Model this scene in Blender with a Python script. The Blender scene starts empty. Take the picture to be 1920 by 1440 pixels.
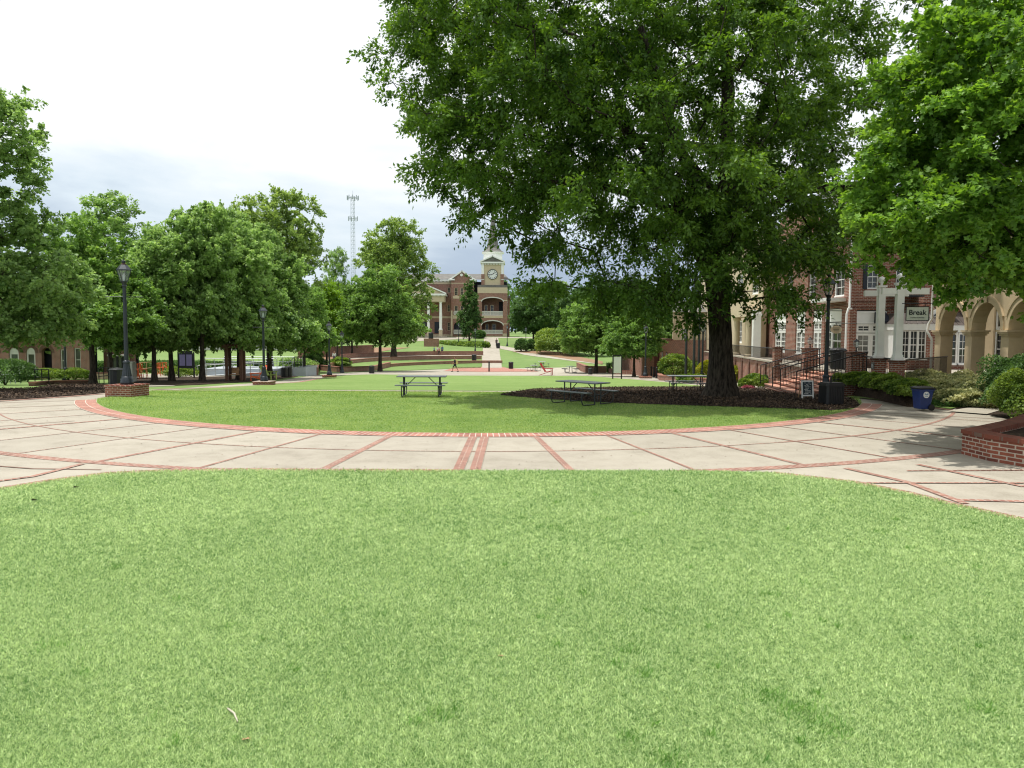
import bpy, bmesh, math, random
import numpy as np
from mathutils import Vector, Matrix
from mathutils.geometry import tessellate_polygon

PI = math.pi
sc = bpy.context.scene
COL = sc.collection
rnd = random.Random(7)

# ------------------------------------------------------------------ camera model
F, W2, H2 = 1443.0, 960.0, 720.0
PITCH, ROLL, CAMH = math.atan(100.0 / 1443.0), 0.005, 2.5
cF = Vector((0, math.cos(PITCH), -math.sin(PITCH)))
_r = Vector((1, 0, 0)); _u = Vector((0, math.sin(PITCH), math.cos(PITCH)))
cR = _r * math.cos(ROLL) + _u * math.sin(ROLL)
cU = _u * math.cos(ROLL) - _r * math.sin(ROLL)

def ray(px, py):
    return cF + cR * ((px - W2) / F) + cU * ((H2 - py) / F)

TY = [-400, 28, 30, 46, 66, 99, 110, 117, 144, 150, 170, 190, 230, 5000]
TZ = [0, 0, -.05, -.84, -1.6, -2.7, -2.85, -2.5, -2.0, -1.5, -.8, .9, 1.2, 1.2]
def terr(y):
    return float(np.interp(y, TY, TZ))

def P(px, py, Y):
    d = ray(px, py); t = Y / d.y
    return Vector((d.x * t, Y, CAMH + d.z * t))
def PX(px, Y):
    return P(px, 640, Y).x
def G(px, py):
    d = ray(px, py)
    lo = 1.0; y = 1.0
    while y < 600:
        t = y / d.y
        if CAMH + d.z * t <= terr(y): break
        lo = y; y *= 1.02
    hi = y
    for _ in range(30):
        m = (lo + hi) / 2
        if CAMH + d.z * m / d.y <= terr(m): hi = m
        else: lo = m
    t = hi / d.y
    return Vector((d.x * t, hi, terr(hi)))
def ZV(py, px, Y):
    return P(px, py, Y).z

# ------------------------------------------------------------------ materials
def newmat(name):
    m = bpy.data.materials.new(name); m.use_nodes = True
    nt = m.node_tree
    b = nt.nodes['Principled BSDF']
    return m, nt, b
def nd(nt, t, **k):
    n = nt.nodes.new(t)
    for a, v in k.items():
        if a in n.inputs: n.inputs[a].default_value = v
        else: setattr(n, a, v)
    return n
def c4(c): return (c[0], c[1], c[2], 1)

def plain(name, col, rough=.6, metal=0, var=.15, scale=3.0, bump=0.0, bscale=40, spec=.5):
    m, nt, b = newmat(name)
    tc = nd(nt, 'ShaderNodeTexCoord')
    n = nd(nt, 'ShaderNodeTexNoise', Scale=scale, Detail=5.0, Roughness=.65)
    nt.links.new(tc.outputs['Object'], n.inputs['Vector'])
    r = nd(nt, 'ShaderNodeValToRGB')
    r.color_ramp.elements[0].position = .3; r.color_ramp.elements[1].position = .72
    r.color_ramp.elements[0].color = c4([x * (1 - var) for x in col])
    r.color_ramp.elements[1].color = c4([min(1, x * (1 + var)) for x in col])
    nt.links.new(n.outputs['Fac'], r.inputs[0])
    nt.links.new(r.outputs[0], b.inputs['Base Color'])
    b.inputs['Roughness'].default_value = rough
    b.inputs['Metallic'].default_value = metal
    b.inputs['Specular IOR Level'].default_value = spec
    if bump:
        n2 = nd(nt, 'ShaderNodeTexNoise', Scale=float(bscale), Detail=4.0)
        nt.links.new(tc.outputs['Object'], n2.inputs['Vector'])
        bp = nd(nt, 'ShaderNodeBump', Strength=bump, Distance=.02)
        nt.links.new(n2.outputs['Fac'], bp.inputs['Height'])
        nt.links.new(bp.outputs[0], b.inputs['Normal'])
    return m

def brickmat(name, c1, c2, mortar, bw=.21, bh=.075, ms=.010, use_uv=False, offset=.5, flat=False, rough=.85):
    m, nt, b = newmat(name)
    tc = nd(nt, 'ShaderNodeTexCoord')
    br = nt.nodes.new('ShaderNodeTexBrick')
    br.offset = offset
    br.inputs['Color1'].default_value = c4(c1); br.inputs['Color2'].default_value = c4(c2)
    br.inputs['Mortar'].default_value = c4(mortar); br.inputs['Scale'].default_value = 1
    br.inputs['Mortar Size'].default_value = ms; br.inputs['Mortar Smooth'].default_value = .1
    br.inputs['Brick Width'].default_value = bw; br.inputs['Row Height'].default_value = bh
    br.inputs['Bias'].default_value = -.1
    if use_uv:
        nt.links.new(tc.outputs['UV'], br.inputs['Vector'])
    elif flat:
        nt.links.new(tc.outputs['Object'], br.inputs['Vector'])
    else:
        sp = nd(nt, 'ShaderNodeSeparateXYZ'); cb = nd(nt, 'ShaderNodeCombineXYZ')
        ad = nd(nt, 'ShaderNodeMath', operation='ADD')
        nt.links.new(tc.outputs['Object'], sp.inputs[0])
        nt.links.new(sp.outputs[0], ad.inputs[0]); nt.links.new(sp.outputs[1], ad.inputs[1])
        nt.links.new(ad.outputs[0], cb.inputs[0]); nt.links.new(sp.outputs[2], cb.inputs[1])
        nt.links.new(cb.outputs[0], br.inputs['Vector'])
    n = nd(nt, 'ShaderNodeTexNoise', Scale=1.7, Detail=6.0, Roughness=.7)
    nt.links.new(tc.outputs['Object'], n.inputs['Vector'])
    mp = nd(nt, 'ShaderNodeMapRange'); mp.inputs[1].default_value = .25; mp.inputs[2].default_value = .75
    mp.inputs[3].default_value = .72; mp.inputs[4].default_value = 1.25
    nt.links.new(n.outputs['Fac'], mp.inputs[0])
    hv = nd(nt, 'ShaderNodeHueSaturation')
    nt.links.new(mp.outputs[0], hv.inputs['Value']); nt.links.new(br.outputs['Color'], hv.inputs['Color'])
    nt.links.new(hv.outputs[0], b.inputs['Base Color'])
    b.inputs['Roughness'].default_value = rough
    b.inputs['Specular IOR Level'].default_value = .25
    bp = nd(nt, 'ShaderNodeBump', Strength=.5, Distance=.01); bp.invert = True
    nt.links.new(br.outputs['Fac'], bp.inputs['Height']); nt.links.new(bp.outputs[0], b.inputs['Normal'])
    return m

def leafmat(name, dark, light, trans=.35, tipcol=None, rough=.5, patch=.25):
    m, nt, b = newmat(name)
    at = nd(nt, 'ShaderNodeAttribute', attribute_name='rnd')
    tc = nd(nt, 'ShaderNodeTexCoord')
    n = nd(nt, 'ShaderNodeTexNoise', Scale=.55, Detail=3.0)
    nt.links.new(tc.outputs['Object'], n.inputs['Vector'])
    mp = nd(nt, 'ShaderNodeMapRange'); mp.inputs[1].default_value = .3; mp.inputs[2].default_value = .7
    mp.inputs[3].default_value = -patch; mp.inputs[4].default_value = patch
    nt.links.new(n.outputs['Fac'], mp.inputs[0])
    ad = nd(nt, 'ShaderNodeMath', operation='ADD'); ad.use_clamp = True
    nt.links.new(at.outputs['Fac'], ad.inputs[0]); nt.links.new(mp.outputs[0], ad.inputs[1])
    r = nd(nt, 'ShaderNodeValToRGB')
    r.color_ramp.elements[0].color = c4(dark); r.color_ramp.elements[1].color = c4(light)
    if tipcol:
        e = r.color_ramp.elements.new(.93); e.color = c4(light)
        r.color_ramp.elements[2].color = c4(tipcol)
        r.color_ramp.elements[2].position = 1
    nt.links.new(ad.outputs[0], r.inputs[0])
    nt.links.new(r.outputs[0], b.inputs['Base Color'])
    b.inputs['Roughness'].default_value = rough
    b.inputs['Specular IOR Level'].default_value = .35
    tr = nd(nt, 'ShaderNodeBsdfTranslucent')
    hv = nd(nt, 'ShaderNodeHueSaturation', Saturation=1.15, Value=1.3); hv.inputs['Hue'].default_value = .485
    nt.links.new(r.outputs[0], hv.inputs['Color']); nt.links.new(hv.outputs[0], tr.inputs['Color'])
    mx = nd(nt, 'ShaderNodeMixShader'); mx.inputs[0].default_value = trans
    nt.links.new(b.outputs[0], mx.inputs[1]); nt.links.new(tr.outputs[0], mx.inputs[2])
    nt.links.new(mx.outputs[0], nt.nodes['Material Output'].inputs['Surface'])
    return m

def barkmat(name, c1, c2, sc_=6.0):
    m, nt, b = newmat(name)
    tc = nd(nt, 'ShaderNodeTexCoord')
    mpg = nd(nt, 'ShaderNodeMapping'); mpg.inputs['Scale'].default_value = (1, 1, .22)
    nt.links.new(tc.outputs['Object'], mpg.inputs['Vector'])
    v = nd(nt, 'ShaderNodeTexNoise', Scale=sc_ * 2, Detail=6.0, Roughness=.7)
    nt.links.new(mpg.outputs[0], v.inputs['Vector'])
    r = nd(nt, 'ShaderNodeValToRGB'); r.color_ramp.elements[0].position = .38; r.color_ramp.elements[1].position = .62
    r.color_ramp.elements[0].color = c4(c1); r.color_ramp.elements[1].color = c4(c2)
    nt.links.new(v.outputs['Fac'], r.inputs[0]); nt.links.new(r.outputs[0], b.inputs['Base Color'])
    bp = nd(nt, 'ShaderNodeBump', Strength=1.0, Distance=.05)
    nt.links.new(v.outputs['Fac'], bp.inputs['Height']); nt.links.new(bp.outputs[0], b.inputs['Normal'])
    b.inputs['Roughness'].default_value = .95; b.inputs['Specular IOR Level'].default_value = .15
    return m

def groundmat(name, cols, scales=(.15, 1.2, 14), bump=.3, rough=.9, bdist=.03):
    """three layered noises through a colour ramp"""
    m, nt, b = newmat(name)
    tc = nd(nt, 'ShaderNodeTexCoord')
    fs = []
    for s in scales:
        n = nd(nt, 'ShaderNodeTexNoise', Scale=float(s), Detail=6.0, Roughness=.65)
        nt.links.new(tc.outputs['Object'], n.inputs['Vector']); fs.append(n)
    a1 = nd(nt, 'ShaderNodeMath', operation='ADD'); a2 = nd(nt, 'ShaderNodeMath', operation='ADD')
    mu = nd(nt, 'ShaderNodeMath', operation='MULTIPLY'); mu.inputs[1].default_value = .3333
    nt.links.new(fs[0].outputs['Fac'], a1.inputs[0]); nt.links.new(fs[1].outputs['Fac'], a1.inputs[1])
    nt.links.new(a1.outputs[0], a2.inputs[0]); nt.links.new(fs[2].outputs['Fac'], a2.inputs[1])
    nt.links.new(a2.outputs[0], mu.inputs[0])
    r = nd(nt, 'ShaderNodeValToRGB'); cr = r.color_ramp
    cr.elements[0].position = .36; cr.elements[1].position = .64
    cr.elements[0].color = c4(cols[0]); cr.elements[1].color = c4(cols[-1])
    if len(cols) == 3:
        e = cr.elements.new(.5); e.color = c4(cols[1])
    nt.links.new(mu.outputs[0], r.inputs[0]); nt.links.new(r.outputs[0], b.inputs['Base Color'])
    bp = nd(nt, 'ShaderNodeBump', Strength=bump, Distance=bdist)
    nt.links.new(fs[2].outputs['Fac'], bp.inputs['Height']); nt.links.new(bp.outputs[0], b.inputs['Normal'])
    b.inputs['Roughness'].default_value = rough; b.inputs['Specular IOR Level'].default_value = .2
    return m

M = {}
M['lawn'] = groundmat('lawn_green', [(.12, .20, .045), (.17, .26, .07), (.23, .30, .10)], (.25, 2.2, 55), .9)
M['soil'] = groundmat('lawn_base', [(.08, .16, .04), (.12, .21, .06), (.16, .23, .08)], (.3, 2, 60), .8)
M['hill'] = groundmat('far_lawn', [(.10, .165, .045), (.15, .23, .07), (.20, .26, .095)], (.05, .5, 8), .6)
M['concrete'] = groundmat('concrete', [(.25, .225, .18), (.355, .325, .27), (.40, .37, .31)], (.30, 1.6, 45), .25, .85, .005)
def slabs(m):
    nt = m.node_tree; b = nt.nodes['Principled BSDF']; src = b.inputs['Base Color'].links[0].from_socket
    tc = nd(nt, 'ShaderNodeTexCoord'); sp = nd(nt, 'ShaderNodeSeparateXYZ'); nt.links.new(tc.outputs['Object'], sp.inputs[0])
    def mth(op, a, b_=None):
        n = nd(nt, 'ShaderNodeMath', operation=op)
        for i, v in enumerate((a, b_)):
            if v is None: continue
            if isinstance(v, (int, float)): n.inputs[i].default_value = v
            else: nt.links.new(v, n.inputs[i])
        return n.outputs[0]
    dx = mth('ADD', sp.outputs[0], 1.15); dy = mth('SUBTRACT', 33.5, sp.outputs[1])
    ang = mth('FLOOR', mth('DIVIDE', mth('ARCTAN2', dx, dy), math.radians(6.35)))
    rr = mth('SQRT', mth('ADD', mth('MULTIPLY', dx, dx), mth('MULTIPLY', dy, dy)))
    rb = mth('ADD', mth('GREATER_THAN', rr, 17.75), mth('GREATER_THAN', rr, 20.4))
    cb = nd(nt, 'ShaderNodeCombineXYZ'); nt.links.new(ang, cb.inputs[0]); nt.links.new(rb, cb.inputs[1])
    wn = nd(nt, 'ShaderNodeTexWhiteNoise'); wn.noise_dimensions = '2D'; nt.links.new(cb.outputs[0], wn.inputs['Vector'])
    n2 = nd(nt, 'ShaderNodeTexNoise', Scale=.9, Detail=8.0, Roughness=.75); nt.links.new(tc.outputs['Object'], n2.inputs['Vector'])
    st = nd(nt, 'ShaderNodeMapRange'); st.inputs[1].default_value = .58; st.inputs[2].default_value = .75; st.inputs[3].default_value = 1; st.inputs[4].default_value = .80
    nt.links.new(n2.outputs['Fac'], st.inputs[0])
    v = mth('MULTIPLY', mth('ADD', mth('MULTIPLY', wn.outputs['Value'], .14), .93), st.outputs[0])
    hv = nd(nt, 'ShaderNodeHueSaturation'); nt.links.new(src, hv.inputs['Color']); nt.links.new(v, hv.inputs['Value']); nt.links.new(hv.outputs[0], b.inputs['Base Color'])
slabs(M['concrete'])
M['joint'] = plain('paving_joint', (.20, .115, .085), .9, scale=4)
M['mulch'] = groundmat('mulch', [(.018, .012, .009), (.05, .034, .024), (.12, .082, .056)], (1.5, 12, 45), 1.0, .95, .05)
M['pine'] = groundmat('pine_straw', [(.16, .09, .05), (.26, .16, .10), (.33, .21, .14)], (1.5, 8, 40), .8)
BR1, BR2, MO = (.27, .085, .052), (.17, .055, .036), (.44, .38, .32)
M['brick'] = brickmat('brick_wall', BR1, BR2, MO)
M['brickdark'] = brickmat('brick_dark', (.15, .055, .036), (.10, .038, .027), (.22, .18, .15))
M['brickbed'] = brickmat('brick_planter', (.24, .075, .045), (.13, .042, .03), (.40, .33, .27), bw=.21, bh=.078, ms=.011)
M['paver'] = brickmat('brick_paving', (.38, .17, .125), (.25, .105, .08), (.60, .53, .46), bw=.33, bh=.14, ms=.009, use_uv=True, offset=0, rough=.9)
M['paver2'] = brickmat('brick_band_paving', (.32, .165, .125), (.22, .11, .085), (.48, .43, .37), bw=.21, bh=.105, ms=.006, use_uv=True, offset=.5)
M['brickfield'] = brickmat('brick_plaza', (.38, .17, .13), (.31, .13, .10), (.42, .30, .25), bw=.4, bh=.2, ms=.01, flat=True)
M['stucco'] = plain('tan_stucco', (.60, .47, .30), .9, var=.12, scale=1.2, bump=.15, bscale=120)
M['cream'] = plain('cream_stucco', (.56, .47, .33), .9, var=.07, scale=1.5, bump=.1, bscale=90)
M['white'] = plain('white_paint', (.86, .86, .84), .5, var=.05, scale=3)
M['whiteold'] = plain('off_white_paint', (.62, .61, .57), .6, var=.1, scale=3)
M['iron'] = plain('black_iron', (.012, .014, .018), .42, .3, scale=8)
M['lamp'] = plain('blue_black_iron', (.022, .030, .040), .4, .2, var=.3, scale=9, bump=.1)
M['copper'] = plain('copper', (.28, .11, .06), .4, .8)
M['bin'] = plain('black_plastic', (.012, .013, .016), .45, var=.3, scale=10)
M['blue'] = plain('blue_plastic', (.012, .035, .16), .4, var=.15, scale=5)
M['steel'] = plain('grey_coated_steel', (.035, .042, .048), .4, .3, var=.25, scale=6)
M['tabletop'] = plain('table_slab', (.12, .14, .145), .45, .1, var=.2, scale=5)
M['rail'] = plain('galvanised_rail', (.45, .47, .49), .4, .6)
M['stage'] = plain('stage_panel', (.42, .46, .50), .6, var=.08)
M['red'] = plain('red_paint', (.42, .03, .03), .5)
M['orange'] = plain('orange_plastic', (.75, .13, .025), .5)
M['lime'] = plain('lime_plastic', (.32, .42, .08), .5)
M['wood'] = plain('brown_timber', (.13, .065, .04), .8, var=.3, scale=8)
M['palewood'] = plain('pale_timber', (.42, .25, .13), .8, var=.2, scale=8)
M['slate'] = groundmat('slate_roof', [(.10, .10, .095), (.16, .155, .145), (.23, .22, .21)], (.1, .8, 6), .4)
M['metalroof'] = plain('bronze_metal_roof', (.13, .11, .10), .45, .4, scale=2)
M['navy'] = plain('navy_shutter', (.012, .018, .035), .5)
M['chalk'] = plain('blackboard', (.02, .035, .05), .7)
M['paper'] = plain('sign_white', (.72, .74, .74), .6, var=.03)
M['skin'] = plain('skin', (.38, .2, .13), .6, var=.05)
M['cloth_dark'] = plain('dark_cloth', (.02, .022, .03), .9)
M['cloth_navy'] = plain('navy_cloth', (.02, .035, .12), .9)
M['cloth_white'] = plain('white_cloth', (.7, .7, .72), .9)
M['cloth_yellow'] = plain('yellow_cloth', (.55, .48, .18), .9)
M['cloth_pink'] = plain('pink_cloth', (.6, .3, .3), .9)
M['cloth_blue'] = plain('blue_cloth', (.08, .2, .35), .9)
M['hair'] = plain('dark_hair', (.015, .01, .008), .7)
M['bark'] = barkmat('dark_bark', (.012, .010, .008), (.085, .070, .055))
M['bark2'] = barkmat('grey_bark', (.02, .016, .013), (.085, .07, .055), 8)
M['big'] = leafmat('elm_leaves', (.020, .066, .010), (.19, .34, .06), .46, (.38, .54, .10))
M['maple'] = leafmat('maple_leaves', (.045, .130, .015), (.31, .53, .10), .47, (.42, .58, .13))
M['linden'] = leafmat('linden_leaves', (.055, .135, .028), (.38, .56, .19), .45, (.50, .64, .28))
M['mapleg'] = leafmat('green_maple_leaves', (.040, .115, .018), (.28, .46, .12), .42, (.34, .48, .13))
M['oak'] = leafmat('oak_leaves', (.07, .15, .03), (.36, .50, .14), .42)
M['lightleaf'] = leafmat('lime_leaves', (.12, .24, .03), (.26, .44, .06), .4)
M['darkleaf'] = leafmat('dark_leaves', (.025, .075, .016), (.15, .27, .08), .36)
M['hedge'] = leafmat('hedge_leaves', (.05, .12, .018), (.27, .38, .075), .35)
M['varieg'] = leafmat('variegated_leaves', (.08, .13, .04), (.66, .66, .34), .35)
M['gold'] = leafmat('gold_leaves', (.16, .22, .02), (.42, .42, .04), .3)
M['blade'] = leafmat('grass_blades', (.10, .24, .055), (.74, .87, .46), .38, rough=.6, patch=.05)
M['bladeoval'] = leafmat('grass_blades_oval', (.11, .25, .04), (.45, .57, .18), .35, rough=.65)
M['weed'] = leafmat('weed_blades', (.06, .20, .03), (.30, .52, .15), .35)
M['flower'] = leafmat('flowers', (.30, .05, .07), (.55, .22, .24), .2)

def glassmat(name, col, rough=.06):
    m, nt, b = newmat(name)
    tc = nd(nt, 'ShaderNodeTexCoord')
    n = nd(nt, 'ShaderNodeTexNoise', Scale=1.1, Detail=2.0)
    nt.links.new(tc.outputs['Object'], n.inputs['Vector'])
    r = nd(nt, 'ShaderNodeValToRGB'); r.color_ramp.elements[0].position = .35; r.color_ramp.elements[1].position = .7
    r.color_ramp.elements[0].color = c4([x * .4 for x in col]); r.color_ramp.elements[1].color = c4([x * 1.6 for x in col])
    nt.links.new(n.outputs['Fac'], r.inputs[0]); nt.links.new(r.outputs[0], b.inputs['Base Color'])
    b.inputs['Roughness'].default_value = rough; b.inputs['Specular IOR Level'].default_value = .6
    return m
M['glass'] = glassmat('window_glass', (.05, .055, .06))
M['blind'] = glassmat('window_blind', (.17, .17, .16), .25)
def clearglass():
    m, nt, b = newmat('lantern_glass')
    tr = nd(nt, 'ShaderNodeBsdfTransparent'); tr.inputs[0].default_value = (.85, .9, .9, 1)
    mx = nd(nt, 'ShaderNodeMixShader'); mx.inputs[0].default_value = .25
    b.inputs['Base Color'].default_value = (.6, .65, .66, 1); b.inputs['Roughness'].default_value = .15
    nt.links.new(tr.outputs[0], mx.inputs[1]); nt.links.new(b.outputs[0], mx.inputs[2])
    nt.links.new(mx.outputs[0], nt.nodes['Material Output'].inputs['Surface'])
    return m
M['lglass'] = clearglass()

# ------------------------------------------------------------------ object helpers
def tag(o, label=None, cat=None, group=None, kind=None):
    if label: o['label'] = label
    if cat: o['category'] = cat
    if group: o['group'] = group
    if kind: o['kind'] = kind
    return o
def empty(name, loc, rz=0, label=None, cat=None, group=None):
    o = bpy.data.objects.new(name, None); COL.objects.link(o)
    o.location = loc; o.rotation_euler = (0, 0, rz); o.empty_display_size = .2
    return tag(o, label, cat, group)
def copy_tree(o, parent=None):
    c = o.copy(); COL.objects.link(c)
    if parent: c.parent = parent
    for ch in list(o.children): copy_tree(ch, c)
    return c

class MB:
    """collects geometry; build() links it as ONE mesh object"""
    def __init__(s): s.v = []; s.f = []; s.mi = []; s.m = 0; s.sm = []; s.smooth = False
    def add(s, vs, fs):
        o = len(s.v); s.v += [tuple(v) for v in vs]
        for f in fs:
            s.f.append([i + o for i in f]); s.mi.append(s.m); s.sm.append(s.smooth)
        return s
    def box(s, x0, x1, y0, y1, z0, z1):
        v = [(x, y, z) for z in (z0, z1) for y in (y0, y1) for x in (x0, x1)]
        return s.add(v, [(0, 2, 3, 1), (4, 5, 7, 6), (0, 1, 5, 4), (2, 6, 7, 3), (0, 4, 6, 2), (1, 3, 7, 5)])
    def bar(s, a, b, w, h=None):
        a = Vector(a); b = Vector(b); d = (b - a)
        if d.length < 1e-6: return s
        d.normalize(); h = h or w
        up = Vector((0, 0, 1)) if abs(d.z) < .95 else Vector((0, 1, 0))
        sd = d.cross(up).normalized() * (w / 2); u2 = sd.normalized().cross(d) * (h / 2)
        v = []
        for p in (a, b): v += [p - sd - u2, p + sd - u2, p + sd + u2, p - sd + u2]
        return s.add(v, [(0, 1, 2, 3), (7, 6, 5, 4), (0, 4, 5, 1), (1, 5, 6, 2), (2, 6, 7, 3), (3, 7, 4, 0)])
    def tube(s, pts, r, n=8, caps=True):
        pts = [Vector(p) for p in pts]; rs = r if isinstance(r, (list, tuple)) else [r] * len(pts)
        rings = []
        for i, p in enumerate(pts):
            d = (pts[min(i + 1, len(pts) - 1)] - pts[max(i - 1, 0)]).normalized()
            up = Vector((0, 0, 1)) if abs(d.z) < .9 else Vector((1, 0, 0))
            a = d.cross(up).normalized(); b = a.cross(d)
            rings.append([p + (a * math.cos(2 * PI * k / n) + b * math.sin(2 * PI * k / n)) * rs[i] for k in range(n)])
        v = [q for rg in rings for q in rg]; f = []
        for i in range(len(pts) - 1):
            for k in range(n):
                k2 = (k + 1) % n
                f.append((i * n + k, i * n + k2, (i + 1) * n + k2, (i + 1) * n + k))
        sm = s.smooth; s.smooth = True; s.add(v, f)
        s.smooth = False
        if caps:
            s.add(rings[0], [tuple(range(n))]); s.add(rings[-1], [tuple(reversed(range(n)))])
        s.smooth = sm
        return s
    def lathe(s, prof, n=16, cx=0, cy=0, flute=0):
        v = []; f = []
        for (r, z) in prof:
            for k in range(n):
                rr = r * (1 - flute * (k % 2))
                v.append((cx + rr * math.cos(2 * PI * k / n), cy + rr * math.sin(2 * PI * k / n), z))
        for i in range(len(prof) - 1):
            for k in range(n):
                k2 = (k + 1) % n
                f.append((i * n + k, i * n + k2, (i + 1) * n + k2, (i + 1) * n + k))
        f.append(tuple(range(n))[::-1]); f.append(tuple(range((len(prof) - 1) * n, len(prof) * n)))
        return s.add(v, f)
    def prism(s, poly, y0, y1):
        """poly of (x,z), extruded along y"""
        n = len(poly)
        v = [(x, y0, z) for x, z in poly] + [(x, y1, z) for x, z in poly]
        f = [tuple(range(n)), tuple(range(n, 2 * n))[::-1]]
        for i in range(n):
            j = (i + 1) % n; f.append((i, i + n, j + n, j))
        return s.add(v, f)
    def prismz(s, poly, z0, z1):
        n = len(poly)
        v = [(x, y, z0) for x, y in poly] + [(x, y, z1) for x, y in poly]
        f = [tuple(range(n))[::-1], tuple(range(n, 2 * n))]
        for i in range(n):
            j = (i + 1) % n; f.append((i, j, j + n, i + n))
        return s.add(v, f)
    def wall(s, x0, x1, z0, z1, y0, y1, holes=()):
        """wall panel in local xz with rectangular / arched holes (hx0,hx1,hz0,hz1[,rise])"""
        xs = sorted(set([x0, x1] + [h[0] for h in holes] + [h[1] for h in holes]))
        xs = [x for x in xs if x0 <= x <= x1]
        for a, b in zip(xs[:-1], xs[1:]):
            if b - a < 1e-5: continue
            c = (a + b) / 2
            hs = sorted([(h[2], h[3]) for h in holes if h[0] < c < h[1]])
            z = z0
            for h0, h1 in hs:
                if h0 > z + 1e-5: s.box(a, b, y0, y1, z, h0)
                z = max(z, h1)
            if z < z1 - 1e-5: s.box(a, b, y0, y1, z, z1)
        for h in holes:
            if len(h) > 4 and h[4] > 0:
                hx0, hx1, hz0, hz1, rise = h
                cx = (hx0 + hx1) / 2; a = (hx1 - hx0) / 2; zs = hz1 - rise; N = 12
                arc = [(cx - a * math.cos(PI * k / N), zs + rise * math.sin(PI * k / N)) for k in range(N + 1)]
                for k in range(N):
                    (xa, za), (xb, zb) = arc[k], arc[k + 1]
                    s.prism([(xa, za), (xb, zb), (xb, hz1), (xa, hz1)] if True else [], y0, y1)
        return s
    def build(s, name, mats, parent=None, loc=None, rz=None):
        me = bpy.data.meshes.new(name)
        me.from_pydata(s.v, [], s.f)
        ms = mats if isinstance(mats, (list, tuple)) else [mats]
        for m in ms: me.materials.append(m)
        me.polygons.foreach_set('material_index', s.mi)
        me.polygons.foreach_set('use_smooth', s.sm)
        bm = bmesh.new(); bm.from_mesh(me); bmesh.ops.recalc_face_normals(bm, faces=bm.faces); bm.to_mesh(me); bm.free()
        o = bpy.data.objects.new(name, me); COL.objects.link(o)
        if parent: o.parent = parent
        if loc is not None: o.location = loc
        if rz is not None: o.rotation_euler.z = rz
        return o

def bevel(o, w=.01, seg=2):
    md = o.modifiers.new('bevel', 'BEVEL'); md.width = w; md.segments = seg; md.limit_method = 'ANGLE'
    return o

# draped sheets following the terrain
def drape(name, pts, lift, mat, label=None, kind='structure', uvline=False, parent=None):
    bm = bmesh.new()
    vs = [bm.verts.new((p[0], p[1], 0)) for p in pts]
    for tri in tessellate_polygon([[Vector((p[0], p[1], 0)) for p in pts]]):
        try: bm.faces.new([vs[k] for k in tri])
        except ValueError: pass
    ys = [p[1] for p in pts]
    for ty in TY[1:-1]:
        if min(ys) < ty < max(ys):
            bmesh.ops.bisect_plane(bm, geom=bm.verts[:] + bm.edges[:] + bm.faces[:], plane_co=(0, ty, 0), plane_no=(0, 1, 0))
    bmesh.ops.triangulate(bm, faces=bm.faces[:])
    for v in bm.verts: v.co.z = terr(v.co.y) + lift
    bmesh.ops.recalc_face_normals(bm, faces=bm.faces)
    for f in bm.faces:
        if f.normal.z < 0: f.normal_flip()
    me = bpy.data.meshes.new(name); bm.to_mesh(me); bm.free(); me.materials.append(mat)
    o = bpy.data.objects.new(name, me); COL.objects.link(o)
    o['kind'] = kind
    if parent: o.parent = parent
    return o
def GP(lst): return [G(*p) for p in lst]

def strips(name, lines, lift, mat, kind='structure'):
    """lines: list of (polyline world points, width); one sheet mesh with UVs along each strip"""
    V = []; Fc = []; UV = []
    for li, (pts, w) in enumerate(lines):
        pts = [Vector((p[0], p[1], 0)) for p in pts]
        # resample at about 1.0 m
        rs = [pts[0]]
        for a, b in zip(pts[:-1], pts[1:]):
            n = max(1, int((b - a).length / 1.0))
            for k in range(1, n + 1): rs.append(a.lerp(b, k / n))
        L = 0; prev = None; base = len(V)
        for i, p in enumerate(rs):
            d = (rs[min(i + 1, len(rs) - 1)] - rs[max(i - 1, 0)]).normalized()
            s = Vector((d.y, -d.x, 0)) * (w / 2)
            if prev is not None: L += (p - prev).length
            prev = p
            for q, u in ((p - s, 0), (p + s, w)):
                V.append((q.x, q.y, terr(q.y) + lift + li * .00025)); UV.append((u, L))
        for i in range(len(rs) - 1):
            a = base + 2 * i; Fc.append((a, a + 1, a + 3, a + 2))
    me = bpy.data.meshes.new(name); me.from_pydata(V, [], Fc)
    uvl = me.uv_layers.new(name='UVMap')
    for lp in me.loops: uvl.data[lp.index].uv = UV[lp.vertex_index]
    me.materials.append(mat); me.validate()
    bm = bmesh.new(); bm.from_mesh(me)
    for f in bm.faces:
        f.normal_update()
        if f.normal.z < 0: f.normal_flip()
    bm.to_mesh(me); bm.free()
    o = bpy.data.objects.new(name, me); COL.objects.link(o); o['kind'] = kind
    return o

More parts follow.
